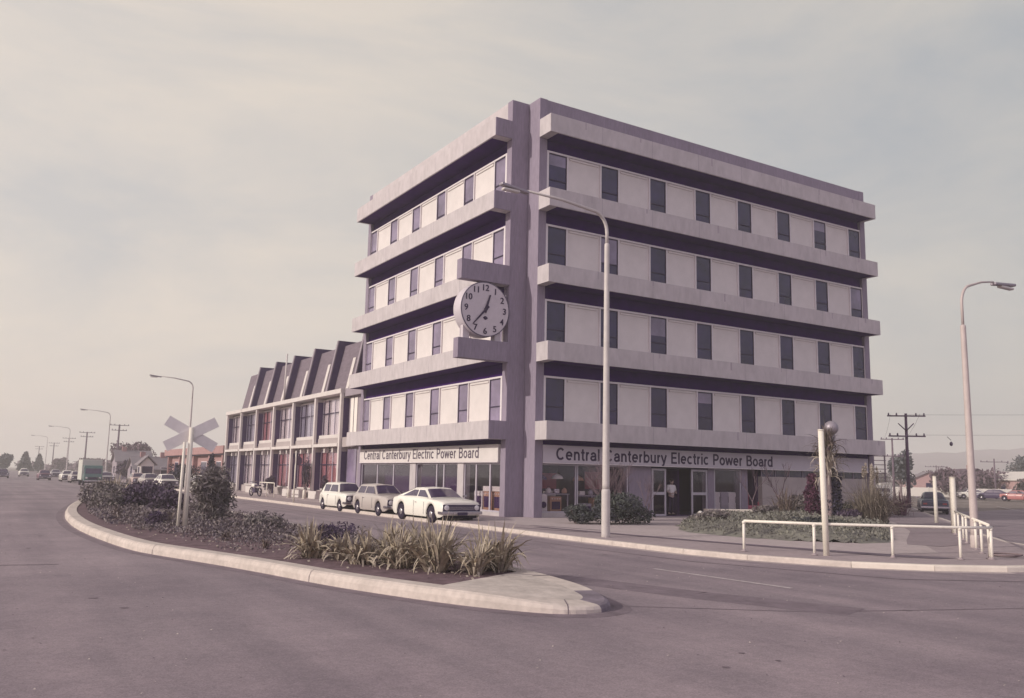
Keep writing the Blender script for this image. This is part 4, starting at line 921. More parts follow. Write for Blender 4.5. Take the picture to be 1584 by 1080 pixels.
pole('dark power pole with two crossarms right of the ledges',(38.5,8.4,0),6.95,AZ,[(6.75,1.35),(5.25,1.3)],brace=True,lean=(.04,0))
pole('fainter power pole close behind the end of the ledges',(70.3,31.5,0),7.0,AZ,[(6.85,1.3),(4.9,1.2)],mt='wood_pole_far')
pole('distant power pole left of the two short white poles',(166,86,0),5.9,AZ,[(5.8,1.2)],mt='wood_pole_far')
pole('distant power pole just left of the pink lamp post, over the dark house',(150,76.5,0),5.7,AZ,[(5.4,2.2)],mt='wood_pole_far')
pole('distant power pole right of the pink lamp post, over the pale house',(110.6,42.3,0),5.8,AZ,[(5.3,2.0)],mt='wood_pole_far')
for x,y,lab in ((.0,127.8,'power pole in front of the round bare tree'),(-.9,168,'power pole behind the green truck'),(-.5,213,'power pole above the beige car'),(0,268,'power pole above the dark red car'),(-.6,328,'power pole furthest left in the haze')):
    pole(lab,(x,y,0),9.0,R(5),[(8.85,1.5),(8.0,1.2)],mt='wood_pole_far',r=.2)
wires('%s thin power line between the side road poles',(38.5,8.4),(70.3,31.5),[(6.9,6.95,-1),(6.9,6.95,1)])
wires('%s thin power line running off to the right of the dark pole',(38.5,8.4),(78,-22),[(5.35,7.2,.1),(6.85,8.6,0)],.35)
t=thing('transformer_lamp','small dark fitting hanging on a wire right of the dark power pole','wire fitting',(41.9,7.0,4.75)); b=MB(); b.lathe((0,0,0),[(.03,.2),(.10,.12),(.12,0),(.08,-.1),(.02,-.13)],'insulator',12); b.build('case',t); b=MB(); b.tube([(0,0,.3),(-.3,.1,.55)],.02,'wire',6); b.build('hook',t)
# ================================================================ railway crossed boards
t=thing('crossed_boards','large white crossed boards on a white post on the island, seen from behind','crossing sign',(-15.12,-5.42,.04))
fx=Vector((math.sin(yaw+.36),-math.cos(yaw+.36),0)).normalized()
bx_=Vector((.985,-.17,0)).normalized(); nx_=Vector((.17,.985,0)).normalized()
b=MB(); b.tube([(0,0,-.1),(0,0,2.86)],[.07,.062],'post_white',14); b.build('post',t)
for k,a in enumerate((29,-29)):
    d=bx_*math.cos(R(a))+Vector((0,0,math.sin(R(a)))); s=bx_*-math.sin(R(a))+Vector((0,0,math.cos(R(a))))
    b=MB(); b.obox(Vector((0,0,2.68))+nx_*(.11+.035*k),d*.76,s*.15,nx_*.015,'x_board'); b.build('board',t,.004)
b=MB(); b.tube([Vector((-.18,0,-.1)),Vector((-.16,0,2.45))],.04,'post_white',12); b.build('stay',t)
# ================================================================ white posts and railings
def wpost(label,loc,H,r,name='white_post',lean=(0,0),cat='post'):
    t=thing(name,label,cat,loc,0)
    b=MB(); b.tube([(0,0,-.05),(lean[0]*.5,lean[1]*.5,H*.5),(lean[0],lean[1],H)],[r,r*.97,r*.94],'post_white',14); b.build('shaft',t)
    b=MB(); b.tube([(lean[0],lean[1],H),(lean[0],lean[1],H+.025)],[r*1.12,r*.9],'post_white',14); b.build('cap',t); return t
wpost('thick white post behind the long railing, in front of the cabbage tree',(-2.75,-16.98,0),2.98,.074,lean=(-.04,.02))
wpost('thin white post standing alone, left of the two side road poles',(17.49,-6.99,0),2.10,.085)
wpost('white post at the far end of the short railing run',(10.26,-12.26,0),2.0,.11)
def railing(label,pts,H,posts,bev=True):
    t=thing('railing',label,'railing',(pts[0][0],pts[0][1],0)); o=Vector((pts[0][0],pts[0][1],0))
    L3=[Vector((x,y,H))-o for x,y in pts]
    b=MB(); b.tube(L3,.035,'rail_white',10); b.build('top_rail',t)
    for x,y in posts:
        b=MB(); b.tube([Vector((x,y,-.03))-o,Vector((x,y,H-.0))-o],.034,'rail_white',10); b.lathe(tuple(Vector((x,y,.004))-o),[(.085,0),(.085,.012),(.045,.02),(.04,.05)],'footpath',12); b.lathe(tuple(Vector((x,y,H-.06))-o),[(.043,0),(.043,.045)],'rail_white',10); b.build('upright',t)
    return t
railing('long white tube railing along the kerb in front of the lawn',[(-3.83,-15.39),(-2.94,-16.79),(-1.58,-17.94),(-.36,-18.87),(.49,-19.17)],.74,[(-3.83,-15.39),(-2.94,-16.79),(-1.58,-17.94),(-.36,-18.87),(.45,-19.15)])
dg=[(.58,-19.02),(2.35,-17.75),(4.2,-16.45),(6.2,-15.05),(7.6,-14.1),(8.9,-13.2)]
railing('white tube railing running back diagonally past the pink lamp post',[(.58,-19.02),(9.6,-12.7)],.80,[(.58,-19.02),(2.0,-18.02),(3.15,-17.2),(5.4,-15.6),(6.9,-14.6),(8.3,-13.6),(9.5,-12.75)])
t=thing('iron_hoop','dark oval hoop lying on the paving at the right edge of the picture','hoop',(1.75,-18.75,.03))
b=MB(); 
b.tube([(.42*math.cos(R(a)),.34*math.sin(R(a)),.02) for a in range(0,361,15)],.02,'bark',8,cap=False); b.build('ring',t); b=MB(); b.lathe((0,0,0),[(.27,-.02),(.27,.0)],'footpath',20); b.build('centre',t)
# street furniture by the annex
t=thing('sign_pole','thin white pole with a round dark sign at the annex kerb','street sign',(-5.6,14.4,0)); t.location=(-4.7,17.6,0)
b=MB(); b.tube([(0,0,-.05),(0,0,2.9)],.04,'post_white',8); b.build('pole',t); b=MB(); b.lathe((.12,.0,2.35),[(.26,-.01),(.26,.01)],'wood_pole',18,'y'); b.build('disc',t)
for x,y,lab in ((-2.25,26.4,'short white bollard at the annex kerb, left of the sign'),(-2.1,23.6,'short white bollard nearest the cream car')):
    t=thing('bollard',lab,'bollard',(x,y,0)); b=MB(); b.lathe((0,0,0),[(.12,-.02),(.11,.5),(.08,.58),(.02,.6)],'post_white',12); b.build('shaft',t); b=MB(); b.lathe((0,0,0),[(.15,-.02),(.15,.06)],'kerb',12); b.build('foot',t)
t=thing('hand_rail','low white hand rail left of the sign pole by the annex','hand rail',(-3.2,26.5,0))
b=MB(); b.tube([(0,0,.95),(0,3.4,.95)],.035,'rail_white',8); b.build('top_rail',t)
for y in (0,1.7,3.4): b=MB(); b.tube([(0,y,-.02),(0,y,.95)],.03,'rail_white',8); b.build('upright',t)
for i,(x,y,w_,lab) in enumerate([(-1.15,24.2,1.5,'pale planter box in front of the first dark fin bay'),(-1.15,27.7,1.5,'pale planter box left of the tall dark shrub'),(-1.15,30.0,1.2,'pale planter box beside the hand rail'),(-1.15,39.6,1.8,'pale planter box in front of the fifth annex bay')]):
    t=thing('planter',lab,'planter',(x,y,0),0,'planters along the annex'); P('box',t,'annex_white',(-.25,.25,-w_/2,w_/2,0,.5),bevel=.02); P('soil',t,'soil',(-.2,.2,-w_/2+.05,w_/2-.05,.48,.515))
# parked motorcycle
t=thing('motorcycle','dark motorcycle with a white tank parked by the annex hand rail','motorcycle',(-3.6,29.5,0),R(100))
for a in (-.62,.62):
    wl=bpy.data.objects.new('wheel',None); col.objects.link(wl); wl.parent=t; wl.location=(a,0,.3)
    b=MB(); b.tube([(.27*math.cos(R(q)),0,.27*math.sin(R(q))) for q in range(0,361,20)],.04,'tyre',8,cap=False); b.build('tyre',wl); b=MB(); b.lathe((0,0,0),[(.05,-.07),(.05,.07)],'hubcap',10,'y')
    for q in range(0,180,36): b.tube([(.25*math.cos(R(q)),0,.25*math.sin(R(q))),(-.25*math.cos(R(q)),0,-.25*math.sin(R(q)))],.006,'chrome',4)
    b.build('rim',wl)
P('engine',t,'grille_dark',(-.2,.22,-.14,.14,.25,.55),bevel=.03); P('seat',t,'grille_dark',(-.65,-.02,-.12,.12,.68,.78),bevel=.03); P('tank',t,'paint_white',(0,.42,-.13,.13,.62,.86),bevel=.06)
b=MB(); b.tube([(.62,0,.3),(.42,0,.95)],.03,'chrome',8); b.tube([(.42,-.3,1.0),(.42,.3,1.0)],.02,'chrome',8); b.tube([(-.62,0,.3),(0,0,.5),(.42,0,.85)],.025,'grille_dark',8); b.build('frame',t)
b=MB(); b.lathe((.52,0,.88),[(.09,-.05),(.1,.05),(.05,.06)],'lens',12,'x'); b.build('headlight',t)
# garden edge things
t=thing('concrete_bench','low pale concrete slab bench outside the right glass door','bench',(9.35,-1.9,0),R(-25)); P('slab',t,'kerb_pale',(-1.0,1.35,-.3,.3,.30,.42),bevel=.02); P('leg',t,'kerb',(-.8,-.6,-.22,.22,0,.30)); P('leg',t,'kerb',(.9,1.1,-.22,.22,0,.30))
for x,y,lab in ((7.5,-2.1,'white stone at the edge of the bed nearest the entrance'),(6.0,-4.4,'larger white stone in the middle of the bed edge'),(5.9,-5.9,'white stone next to the railing end')):
    b=MB(); b.lathe((0,0,0),[(.08,0),(.13,.06),(.12,.14),(.07,.2),(.02,.22)],'ware_white',9); o=b.build('white_stone'); o.location=(x,y,.15); o.rotation_euler=(.2,.1,x); tag(o,lab,'stone',g:='white stones along the garden bed')
t=thing('globe_lamp','round brownish globe on a pale post behind the cabbage tree','globe lamp',(10.5,-6.87,0))
b=MB(); b.tube([(0,0,0),(0,0,3.25)],.05,'lamp_pole',8); b.build('post',t); b=MB(); b.lathe((0,0,3.25),[(.13,0),(.15,.5)],'lamp_metal',12); b.build('neck',t)
b=MB(); b.lathe((0,0,4.02),[(.30*math.cos(R(a)),.30*math.sin(R(a))) for a in range(-85,86,17)],'lamp_metal',16); b.build('globe',t)
# lattice gantry past the building end
t=thing('steel_lattice_frame','faint steel lattice frame standing just past the right end of the building','lattice frame',(36.8,9.6,0),AZ)
t.location=(44,15.2,0)
b=MB()
for x in (-2.2,-1.1,0,.9): b.box(x-.05,x+.05,-.05,.05,0,4.1,'wood_pole_far')
b.build('upright',t); 
b=MB()
for i in range(9): b.box(-2.3,1.0,-.03,.03,1.1+i*.36,1.16+i*.36,'wood_pole_far')
b.build('bar',t); b=MB(); b.tube([(-2.2,.08,1.1),(0,.08,4)],.04,'wood_pole_far',6); b.tube([(0,.08,1.1),(-2.2,.08,4)],.04,'wood_pole_far',6); b.build('brace',t)
#SECTION4
# ================================================================ plants
rp=random.Random(11)
def blades(mb,c,n,h,spread,w_,m,rnd,droop=.5,seg=5,hmin=.5):
    """strap leaves fanning from a base"""
    for i in range(n):
        a=rnd.uniform(0,2*math.pi); out=Vector((math.cos(a),math.sin(a),0)); s=Vector((-out.y,out.x,0))
        L_=h*rnd.uniform(hmin,1.08); tilt=rnd.uniform(.05,1)**1.1*spread; base=Vector(c)+out*rnd.uniform(0,.12)*h+Vector((0,0,0)); p=base.copy()
        th=tilt*.35; w0=w_*rnd.uniform(.7,1.2); prev=None; kink=rnd.random()<.3; tw=rnd.uniform(-.5,.5); s=(s*math.cos(tw)+Vector((0,0,1))*math.sin(tw)).normalized()
        for k in range(seg+1):
            u=k/seg; ww=w0*(.55+.45*math.sin(min(1,u*1.8)*1.57))*(1-u**2.2)+.002
            e=(p-s*ww/2,p+s*ww/2)
            if prev: mb.face([prev[0],prev[1],e[1],e[0]],m)
            prev=e
            th+=tilt*droop*(.9/seg)*(1+1.6*u)+(1.0 if kink and k==seg-2 else 0)
            p=p+(out*math.sin(th)+Vector((0,0,1))*math.cos(th))*(L_/seg)
def leafblob(mb,c,r,n,size,m,rnd,flat=1,shell=.45,asp=1.0):
    for i in range(n):
        while True:
            v=Vector((rnd.uniform(-1,1),rnd.uniform(-1,1),rnd.uniform(-1,1)))
            if shell<v.length<1: break
        p=Vector(c)+Vector((v.x*r[0],v.y*r[1],v.z*r[2]))
        q=Vector((rnd.uniform(-1,1),rnd.uniform(-1,1),rnd.uniform(-.6,1))).normalized(); a=q.orthogonal().normalized(); a.rotate(Matrix.Rotation(rnd.uniform(0,6.28),3,q)); b_=q.cross(a)
        s=size*rnd.uniform(.6,1.3)
        mb.face([p-a*s*asp,p-b_*s*.5,p+a*s*asp,p+b_*s*.5],m)
def fastbuild(mb,name,parent=None,loc=None): return mb.build(name,parent,fix=False,loc=loc)
def flaxclump(label,x,y,z,h,n,m,dead=0,group=None,spread=1.25,cat='flax plant',w_=.05,seed=0,stalk=0):
    t=thing('flax_plant',label,cat,(x,y,z),0,group); r_=random.Random(seed or int((x*31+y*17)*10))
    b=MB(); 
    for k in range(5):
        a=r_.uniform(0,6.28); q=r_.uniform(0,.28)*h; blades(b,(q*math.cos(a),q*math.sin(a),0),n//5,h,spread,w_,m,r_,droop=.55)
    fastbuild(b,'leaves',t)
    b=MB(); blades(b,(0,0,0),max(8,n//4),h*1.0,2.1,w_*.8,'plume' if dead else m,r_,droop=.9); fastbuild(b,'dead_leaves',t)
    if stalk:
        b=MB(); b.tube([(0,0,.1),(.05,.02,h*1.25)],.012,'bark',5); fastbuild(b,'flower_stalk',t)
    return t
FG='flax clumps at the near end of the island'
ISZ=.05
cl=[(-14.50,-14.0,.78,120,'tufted flax clump at the far left of the row at the island tip'),(-14.05,-14.6,.66,80,'smaller flax clump just right of the leftmost one at the island tip'),(-13.95,-15.5,.72,90,'low flax clump second along the front of the row'),(-13.62,-16.25,.80,120,'spreading flax clump third along the front of the row'),(-12.75,-14.7,.98,100,'tall upright flax clump behind the row at the island tip'),(-13.25,-17.1,.92,140,'big flax clump at the centre front of the row'),(-12.75,-16.2,1.0,120,'tall flax clump directly behind the centre front one'),(-12.75,-17.75,.70,90,'flax clump with pale drooping leaves left of the last one'),(-12.15,-17.35,.95,120,'rightmost flax clump beside the concrete nose'),(-13.3,-15.3,.85,90,'flax clump filling the middle of the row')]
for i,(x,y,h,n,lab) in enumerate(cl): flaxclump(lab,x,y,ISZ,h,n,'flax',dead=1,group=FG,seed=100+i,w_=.062,spread=1.8)
flaxclump('yellowish tuft of flax at the far end of the island',-14.6,14.5,ISZ,1.5,70,'flax',group=None,seed=140,w_=.07)
# ground cover on the island (nobody could count it)
b=MB(); r_=random.Random(21)
def inpoly(x,y,poly):
    c=False; n=len(poly); j=n-1
    for i in range(n):
        if ((poly[i][1]>y)!=(poly[j][1]>y)) and x<(poly[j][0]-poly[i][0])*(y-poly[i][1])/(poly[j][1]-poly[i][1])+poly[i][0]: c=not c
        j=i
    return c
bedp=inset(out,.75)
def patch(cx,cy,rx,ry,h,n,size,m):
    for i in range(n):
        a=r_.uniform(0,6.28); q=math.sqrt(r_.random()); x=cx+rx*q*math.cos(a); y=cy+ry*q*math.sin(a)
        if not inpoly(x,y,bedp): continue
        hh=h*(1-q*q*.6)*(.6+.4*math.sin(x*3.1+1)*math.cos(y*2.3))
        z=.06+abs(hh)*r_.random()**.6
        qv=Vector((r_.uniform(-1,1),r_.uniform(-1,1),r_.uniform(-.2,1.3))).normalized(); a_=qv.orthogonal().normalized(); b_=qv.cross(a_); s=size*r_.uniform(.6,1.3)
        p=Vector((x,y,z)); b.face([p-a_*s,p-b_*s*.6,p+a_*s,p+b_*s*.6],m)
pts_=[(-12.3,-11.2,1.0,3.2,.42,5000,.036),(-13.2,-8.0,1.7,3.2,.42,7000,.036),(-14.4,-4.6,1.9,3.4,.38,6500,.038),(-15.0,-.5,1.9,3.5,.38,4500,.045),(-15.0,4.5,1.9,3.5,.4,3800,.05),(-14.4,10,2.2,4,.45,3500,.06),(-12.8,2,1.5,7,.4,4500,.05),(-12.6,15,2,6,.5,2500,.08),(-11.8,27,1.4,9,.5,2200,.10),(-14.6,-8.6,1.2,2,.14,800,.034),(-14.9,-11.0,.8,1.6,.08,260,.03),(-13.2,-12.3,1.0,1.5,.2,900,.034),(-10.6,40,1.0,9,.5,1500,.12)]
for p in pts_: patch(*p[:5],int(p[5]*.62),p[6],'cover')
o=fastbuild(b,'ground_cover'); tag(o,'low dark glossy ground cover spreading over the island soil','ground cover',kind='stuff')
# pebbles and litter on the soil
b=MB()
for i in range(900):
    x=r_.uniform(-16.8,-11.6); y=r_.uniform(-18.5,0)
    if inpoly(x,y,bedp):
        s=r_.uniform(.008,.028); p=Vector((x,y,.052)); b.face([p+Vector((-s,-s,0)),p+Vector((s,-s*.6,.004)),p+Vector((s*.7,s,s)),p+Vector((-s,s*.8,s*.7))],'plume' if r_.random()<.35 else 'soil')
o=fastbuild(b,'leaf_litter'); tag(o,'clods and dry litter scattered on the island soil','leaf litter',kind='stuff')
def shrub(label,loc,r,n,size,m,name='shrub',cat='shrub',group=None,blobs=7,seed=1,stems=5,asp=1.0,hang=False):
    t=thing(name,label,cat,loc,0,group); r_=random.Random(seed); b=MB()
    for k in range(stems):
        a=r_.uniform(0,6.28); b.tube([(0,0,-.05),(r[0]*.3*math.cos(a),r[1]*.3*math.sin(a),r[2]*.7),(r[0]*.6*math.cos(a),r[1]*.6*math.sin(a),r[2]*1.25)],[.03,.02,.008],'bark',5)
    fastbuild(b,'stems',t); b=MB()
    for k in range(blobs):
        a=r_.uniform(0,6.28); q=r_.uniform(.1,.65); z=r_.uniform(.45,1.45)
        sc_=r_.uniform(.4,.62); leafblob(b,(r[0]*q*math.cos(a),r[1]*q*math.sin(a),r[2]*z),(r[0]*sc_,r[1]*sc_,r[2]*sc_),n//blobs,size,m,r_,asp=asp)
    fastbuild(b,'foliage',t); return t
# island shrubs
shrub('dark rounded shrub behind the far end of the island bed',(-14.2,8.2,.05),(1.5,2.0,.62),5200,.07,'shrub_dark',blobs=12,seed=3)
shrub('brown dark shrub left of the rounded one on the island',(-14.8,12.6,.05),(1.2,1.8,.55),3200,.08,'shrub_grey',blobs=9,seed=4)
shrub('dark low shrub between the island shrubs and the crossed boards',(-13.6,4.6,.05),(.9,1.3,.5),2500,.06,'shrub_dark',blobs=8,seed=5)
shrub('airy grey green shrub right of the crossed boards',(-13.9,-2.6,.05),(.78,.75,.95),2600,.042,'shrub_grey',blobs=26,seed=6,stems=16,asp=2.4)
shrub('dark feathery shrub leaning right behind the airy one',(-13.3,-1.9,.05),(.5,.55,.8),1200,.042,'shrub_grey',blobs=16,seed=7,stems=12,asp=2.2)
shrub('spindly taller sprig on top of the airy shrub',(-13.75,-2.4,1.05),(.35,.35,.48),380,.04,'shrub_grey',blobs=6,seed=8,asp=1.6)
shrub('small loose sprig of bush in front of the crossed boards',(-15.6,-3.9,.05),(.4,.5,.25),500,.035,'shrub_dark',seed=301,blobs=9,asp=1.8)
shrub('loose brownish bush at the middle of the island bed',(-13.0,-6.0,.05),(.7,.9,.28),1500,.04,'shrub_grey',seed=302,blobs=14,asp=1.8)
shrub('low dark bush behind the leftmost flax clump',(-13.0,-11.2,.05),(.7,.9,.26),1500,.038,'shrub_dark',seed=303,blobs=14,asp=1.6)
shrub('wispy pale bush at the left end of the island bed',(-15.6,8.0,.05),(.7,1.4,.38),1500,.055,'shrub_grey',seed=304,blobs=14,asp=2.2)
for i,(x,y,h,lab) in enumerate([(-14.9,-2.0,.5,'small upright tuft left of the airy shrub'),(-15.9,1.5,.55,'small tuft on the left slope of the island'),(-12.4,-9.6,.5,'pale tuft in the cover halfway to the flax row'),(-14.9,-9.2,.3,'tiny dark tuft on the bare soil near the kerb'),(-14.7,-11.8,.3,'tiny tuft on the soil between kerb and leftmost flax')]): flaxclump(lab,x,y,ISZ,h,34,'flax_dark' if i!=2 else 'flax',seed=310+i,w_=.03)
# right garden: big shrub and bare bush
shrub('big dark green rounded shrub behind the white street lamp',(.95,-4.7,0),(1.3,1.15,.62),7500,.055,'shrub_green',blobs=15,seed=9)
shrub('low green shrub in front of the first shop window',(-.75,-4.1,0),(.75,.75,.42),3200,.05,'shrub_green',blobs=9,seed=10)
def baretree(label,loc,H,spread,n,m,name='bare_bush',cat='bare bush',seed=1,r0=.03,depth=4,trunk=.2,group=None,parts=('stems','twigs')):
    t=thing(name,label,cat,loc,0,group); r_=random.Random(seed); A=MB(); B=MB()
    def grow(p,d,L_,r,dep):
        e=p+d*L_; (A if dep>=depth-1 else B).tube([p,p.lerp(e,.5)+Vector((r_.uniform(-1,1),r_.uniform(-1,1),0))*L_*.05,e],[r,r*.85,r*.65],m,4 if dep<depth-1 else 6,cap=False)
        if dep==0: return
        for k in range(r_.choice((2,3,3))):
            q=(d+Vector((r_.uniform(-1,1),r_.uniform(-1,1),r_.uniform(-.2,.8)))*spread).normalized(); grow(p.lerp(e,r_.uniform(.6,1)),q,L_*r_.uniform(.6,.85),r*.62,dep-1)
    for i in range(n):
        a=r_.uniform(0,6.28); s_=.35 if n>1 else .05; grow(Vector((0,0,-.05)),Vector((math.cos(a)*s_,math.sin(a)*s_,1)).normalized(),H*trunk*r_.uniform(.9,1.3),r0,depth)
    fastbuild(A,parts[0],t); fastbuild(B,parts[1],t); return t
baretree('bare pinkish twiggy bush rising behind the big dark shrub',(2.0,-2.6,0),2.7,.45,16,'bare_twig',seed=12,r0=.022,trunk=.30)
baretree('slim bare young tree in front of the fridges window',(11.0,-1.9,0),2.6,.5,1,'bare_twig',name='bare_tree',cat='tree',seed=15,r0=.035,trunk=.36,parts=('trunk','branches'))
baretree('bare spreading young tree before the red armchair doorway',(12.6,-2.2,0),2.9,.6,1,'bare_twig',name='bare_tree',cat='tree',seed=18,r0=.035,trunk=.34,parts=('trunk','branches'))
baretree('thin bare sapling near the middle of the shop front',(4.7,-1.8,0),1.8,.5,2,'bare_twig',name='bare_tree',cat='tree',seed=19,r0=.02,trunk=.34,parts=('trunk','branches'))
shrub('tall grey green shrub at the back of the bed before the lower wall',(13.2,-2.6,.1),(.9,.7,.55),2600,.06,'shrub_grey',seed=401,blobs=14,asp=1.8)
shrub('dull green bush between the conifer and the pampas grass',(10.7,-7.4,.15),(.45,.45,.4),1500,.05,'shrub_green',seed=402,blobs=9,asp=1.5)
shrub('low green grey bush at the left end of the garden bed',(3.2,-7.2,.2),(.9,.8,.22),1800,.045,'shrub_grey',seed=403,blobs=12,asp=1.6)
shrub('second low bush along the front of the garden bed',(4.2,-11.2,.25),(1.1,.7,.18),1600,.045,'shrub_green',seed=404,blobs=12,asp=1.6)
# mounded bed
b=MB(); bed=[(.35,-8.75),(.1,-10.8),(.45,-13.1),(1.5,-14.4),(3.0,-14.6),(4.6,-13.6),(9,-10.4),(13.5,-7.3),(18,-4),(18,-1.8),(12.5,-2.6),(9.5,-2.6),(6,-3.2),(2.6,-6.0)]
cx=sum(p[0] for p in bed)/len(bed); cy=sum(p[1] for p in bed)/len(bed); k=6
def bedz(x,y):
    # distance-based mound
    d=1e9
    for i in range(len(bed)):
        a=Vector(bed[i]); c=Vector(bed[(i+1)%len(bed)]); p=Vector((x,y)); tt=max(0,min(1,(p-a).dot(c-a)/(c-a).length_squared)); d=min(d,(p-a.lerp(c,tt)).length)
    return min(.36,.36*(1-math.exp(-d/.7)))
gx=[i*.35 for i in range(0,53)]; gy=[-15+i*.35 for i in range(0,40)]
for x in gx:
    for y in gy:
        q=[(x,y),(x+.35,y),(x+.35,y+.35),(x,y+.35)]
        if sum(inpoly(a,c,bed) for a,c in q)>=2: b.face([(a,c,bedz(a,c) if inpoly(a,c,bed) else .0) for a,c in q],'lawn_cover',True)
st('garden_bed',b,fix=False)
b=MB(); r_=random.Random(33)
for i in range(30000):
    x=r_.uniform(0,18); y=r_.uniform(-15,-1.8)
    if x>9 and r_.random()<.6: continue
    if not inpoly(x,y,bed): continue
    z=bedz(x,y); hgt=.16+.10*math.sin(x*2.1)*math.cos(y*1.7+x); p=Vector((x,y,z-.03+max(.03,hgt)*r_.random()))
    qv=Vector((r_.uniform(-1,1),r_.uniform(-1,1),r_.uniform(0,1.2))).normalized(); a_=qv.orthogonal().normalized(); b_=qv.cross(a_); s=.048*r_.uniform(.6,1.4)*(1+x*.03)
    b.face([p-a_*s,p-b_*s*.5,p+a_*s,p+b_*s*.5],'lawn_cover')
o=fastbuild(b,'bed_cover'); tag(o,'matted grey green ground cover over the garden mound','ground cover',kind='stuff')
# cabbage tree
t=thing('cabbage_tree','cabbage tree with a drooping skirt of strap leaves behind the thick white post','cabbage tree',(10.0,-7.05,.15))
b=MB(); b.tube([(0,0,-.1),(.05,0,1.2),(0,.05,2.5),(.02,0,3.3)],[.13,.11,.10,.08],'bark',10); fastbuild(b,'trunk',t)
b=MB(); r_=random.Random(41)
blades(b,(0,0,3.2),60,.75,1.1,.05,'flax_dark',r_,droop=.4); blades(b,(0,0,3.1),60,.85,2.6,.05,'flax_dark',r_,droop=.9); fastbuild(b,'leaf_head',t)
b=MB()
for z in (1.8,2.1,2.4,2.7,3.0): blades(b,(0,0,z),44,1.2,2.7,.06,'plume' if z<2.5 else 'flax_dark',r_,droop=.9)
fastbuild(b,'dead_skirt',t)
# columns and spiky plants
def column(label,loc,r,h,n,m,name,cat,seed,size=.06):
    t=thing(name,label,cat,loc); r_=random.Random(seed); b=MB(); b.tube([(0,0,-.1),(0,0,h*.8)],[.07,.02],'bark',7); fastbuild(b,'trunk',t); b=MB()
    for i in range(9):
        z=h*(i+.5)/9; q=r*(1-.55*(i/9)**2)*r_.uniform(.85,1.1); leafblob(b,(r_.uniform(-.06,.06),r_.uniform(-.06,.06),z),(q,q,h/9*.95),n//9,size,m,r_,shell=.3,asp=1.3)
    fastbuild(b,'foliage',t)
column('dark slim conifer right of the thick white post',(10.3,-7.0,.15),.42,2.05,3600,'cypress','conifer','conifer',51)
column('dull red upright shrub left of the thick white post',(9.5,-6.6,.15),.36,1.85,3000,'red_leaf','red_shrub','shrub',52,.055)
t=thing('pampas_grass','large fawn pampas grass clump right of the slim conifer','pampas grass',(11.3,-8.0,.12)); r_=random.Random(61); b=MB()
for k in range(6): 
    a=r_.uniform(0,6.28); blades(b,(.4*math.cos(a),.4*math.sin(a),0),170,1.95,1.45,.028,'pampas',r_,droop=.75,seg=6)
fastbuild(b,'leaves',t)
for i in range(9):
    a=r_.uniform(0,6.28); q=r_.uniform(.1,.55); x1,y1=q*math.cos(a),q*math.sin(a); H_=r_.uniform(1.75,2.3)
    b=MB(); b.tube([(x1*.2,y1*.2,0),(x1*.7,y1*.7,H_*.6),(x1,y1,H_)],[.012,.01,.006],'plume',5); leafblob(b,(x1,y1,H_-.1),(.06,.06,.28),110,.03,'plume',r_,asp=1.8); fastbuild(b,'plume',t)
flaxclump('spiky grey flax against the pale lower wall, left of the red shrub',10.9,-3.9,.2,1.5,80,'flax_dark',seed=71,spread=1.1)
flaxclump('smaller grey flax between the spiky one and the red shrub',9.6,-4.9,.2,.95,50,'flax_dark',seed=72)
flaxclump('purple red flax at the end of the bed beside the dark power pole',20.6,-2.1,.1,1.35,150,'flax_red',seed=73,spread=1.2)
flaxclump('purple red flax behind, nearest the end column',22.6,-1.6,.05,1.4,150,'flax_red',seed=74,spread=1.1)
shrub('low dark bush under the pampas grass',(10.0,-7.9,.1),(.7,.7,.3),1500,.05,'shrub_dark',seed=75,blobs=6)
shrub('grey green low bush before the spiky flax',(9.0,-4.5,.15),(1.0,.8,.3),2000,.06,'shrub_grey',seed=76,blobs=8)
shrub('straggly shrub between the bench and the bed',(11.8,-2.9,.15),(.8,.6,.32),1600,.05,'shrub_grey',seed=77,blobs=8)
# annex planting
for x,y,r,lab,sd in ((-1.3,25.9,(.35,.4,1.35),'tall narrow dark shrub in front of the second annex bay',81),(-1.3,21.9,(.35,.4,.75),'small dark shrub beside the rearmost parked car',82),(-1.4,33.8,(.5,.9,.72),'dark rounded shrub left of the motorcycle',83)):
    shrub(lab,(x,y,.1),r,1800,.06,'shrub_dark',blobs=9,seed=sd)
# ================================================================ person in the doorway
t=thing('person','person in a pale shirt and dark trousers standing in the open doorway','person',(8.25,.62,.03),R(0))
def skinfig(name,parent,verts,edges,rad,m,sub=2,root=0):
    me=bpy.data.meshes.new(name); me.from_pydata(verts,edges,[]); me.materials.append(M[m]); o=bpy.data.objects.new(name,me); col.objects.link(o); o.parent=parent
    sk=o.modifiers.new('skin','SKIN'); 
    for i,r_ in enumerate(rad): me.skin_vertices[0].data[i].radius=(r_,r_) if not isinstance(r_,tuple) else r_
    me.skin_vertices[0].data[root].use_root=True
    s_=o.modifiers.new('sub','SUBSURF'); s_.levels=sub; s_.render_levels=sub
    bpy.context.view_layer.update(); me2=bpy.data.meshes.new_from_object(o.evaluated_get(bpy.context.evaluated_depsgraph_get())); o.modifiers.clear(); o.data=me2
    for p in me2.polygons: p.use_smooth=True
    return o
V=[(0,0,.92),(0,0,1.12),(.01,0,1.32),(.02,-.01,1.43),(.03,-.02,1.52),(.03,-.03,1.60),(.03,-.03,1.70),
 (-.19,0,1.38),(-.25,-.02,1.12),(-.14,-.20,1.02),(.20,0,1.38),(.27,-.02,1.12),(.15,-.20,1.04),
 (-.10,0,.86),(-.11,-.01,.48),(-.11,.02,.08),(-.11,-.16,.04),(.10,0,.86),(.12,-.03,.48),(.13,.02,.08),(.14,-.16,.04)]
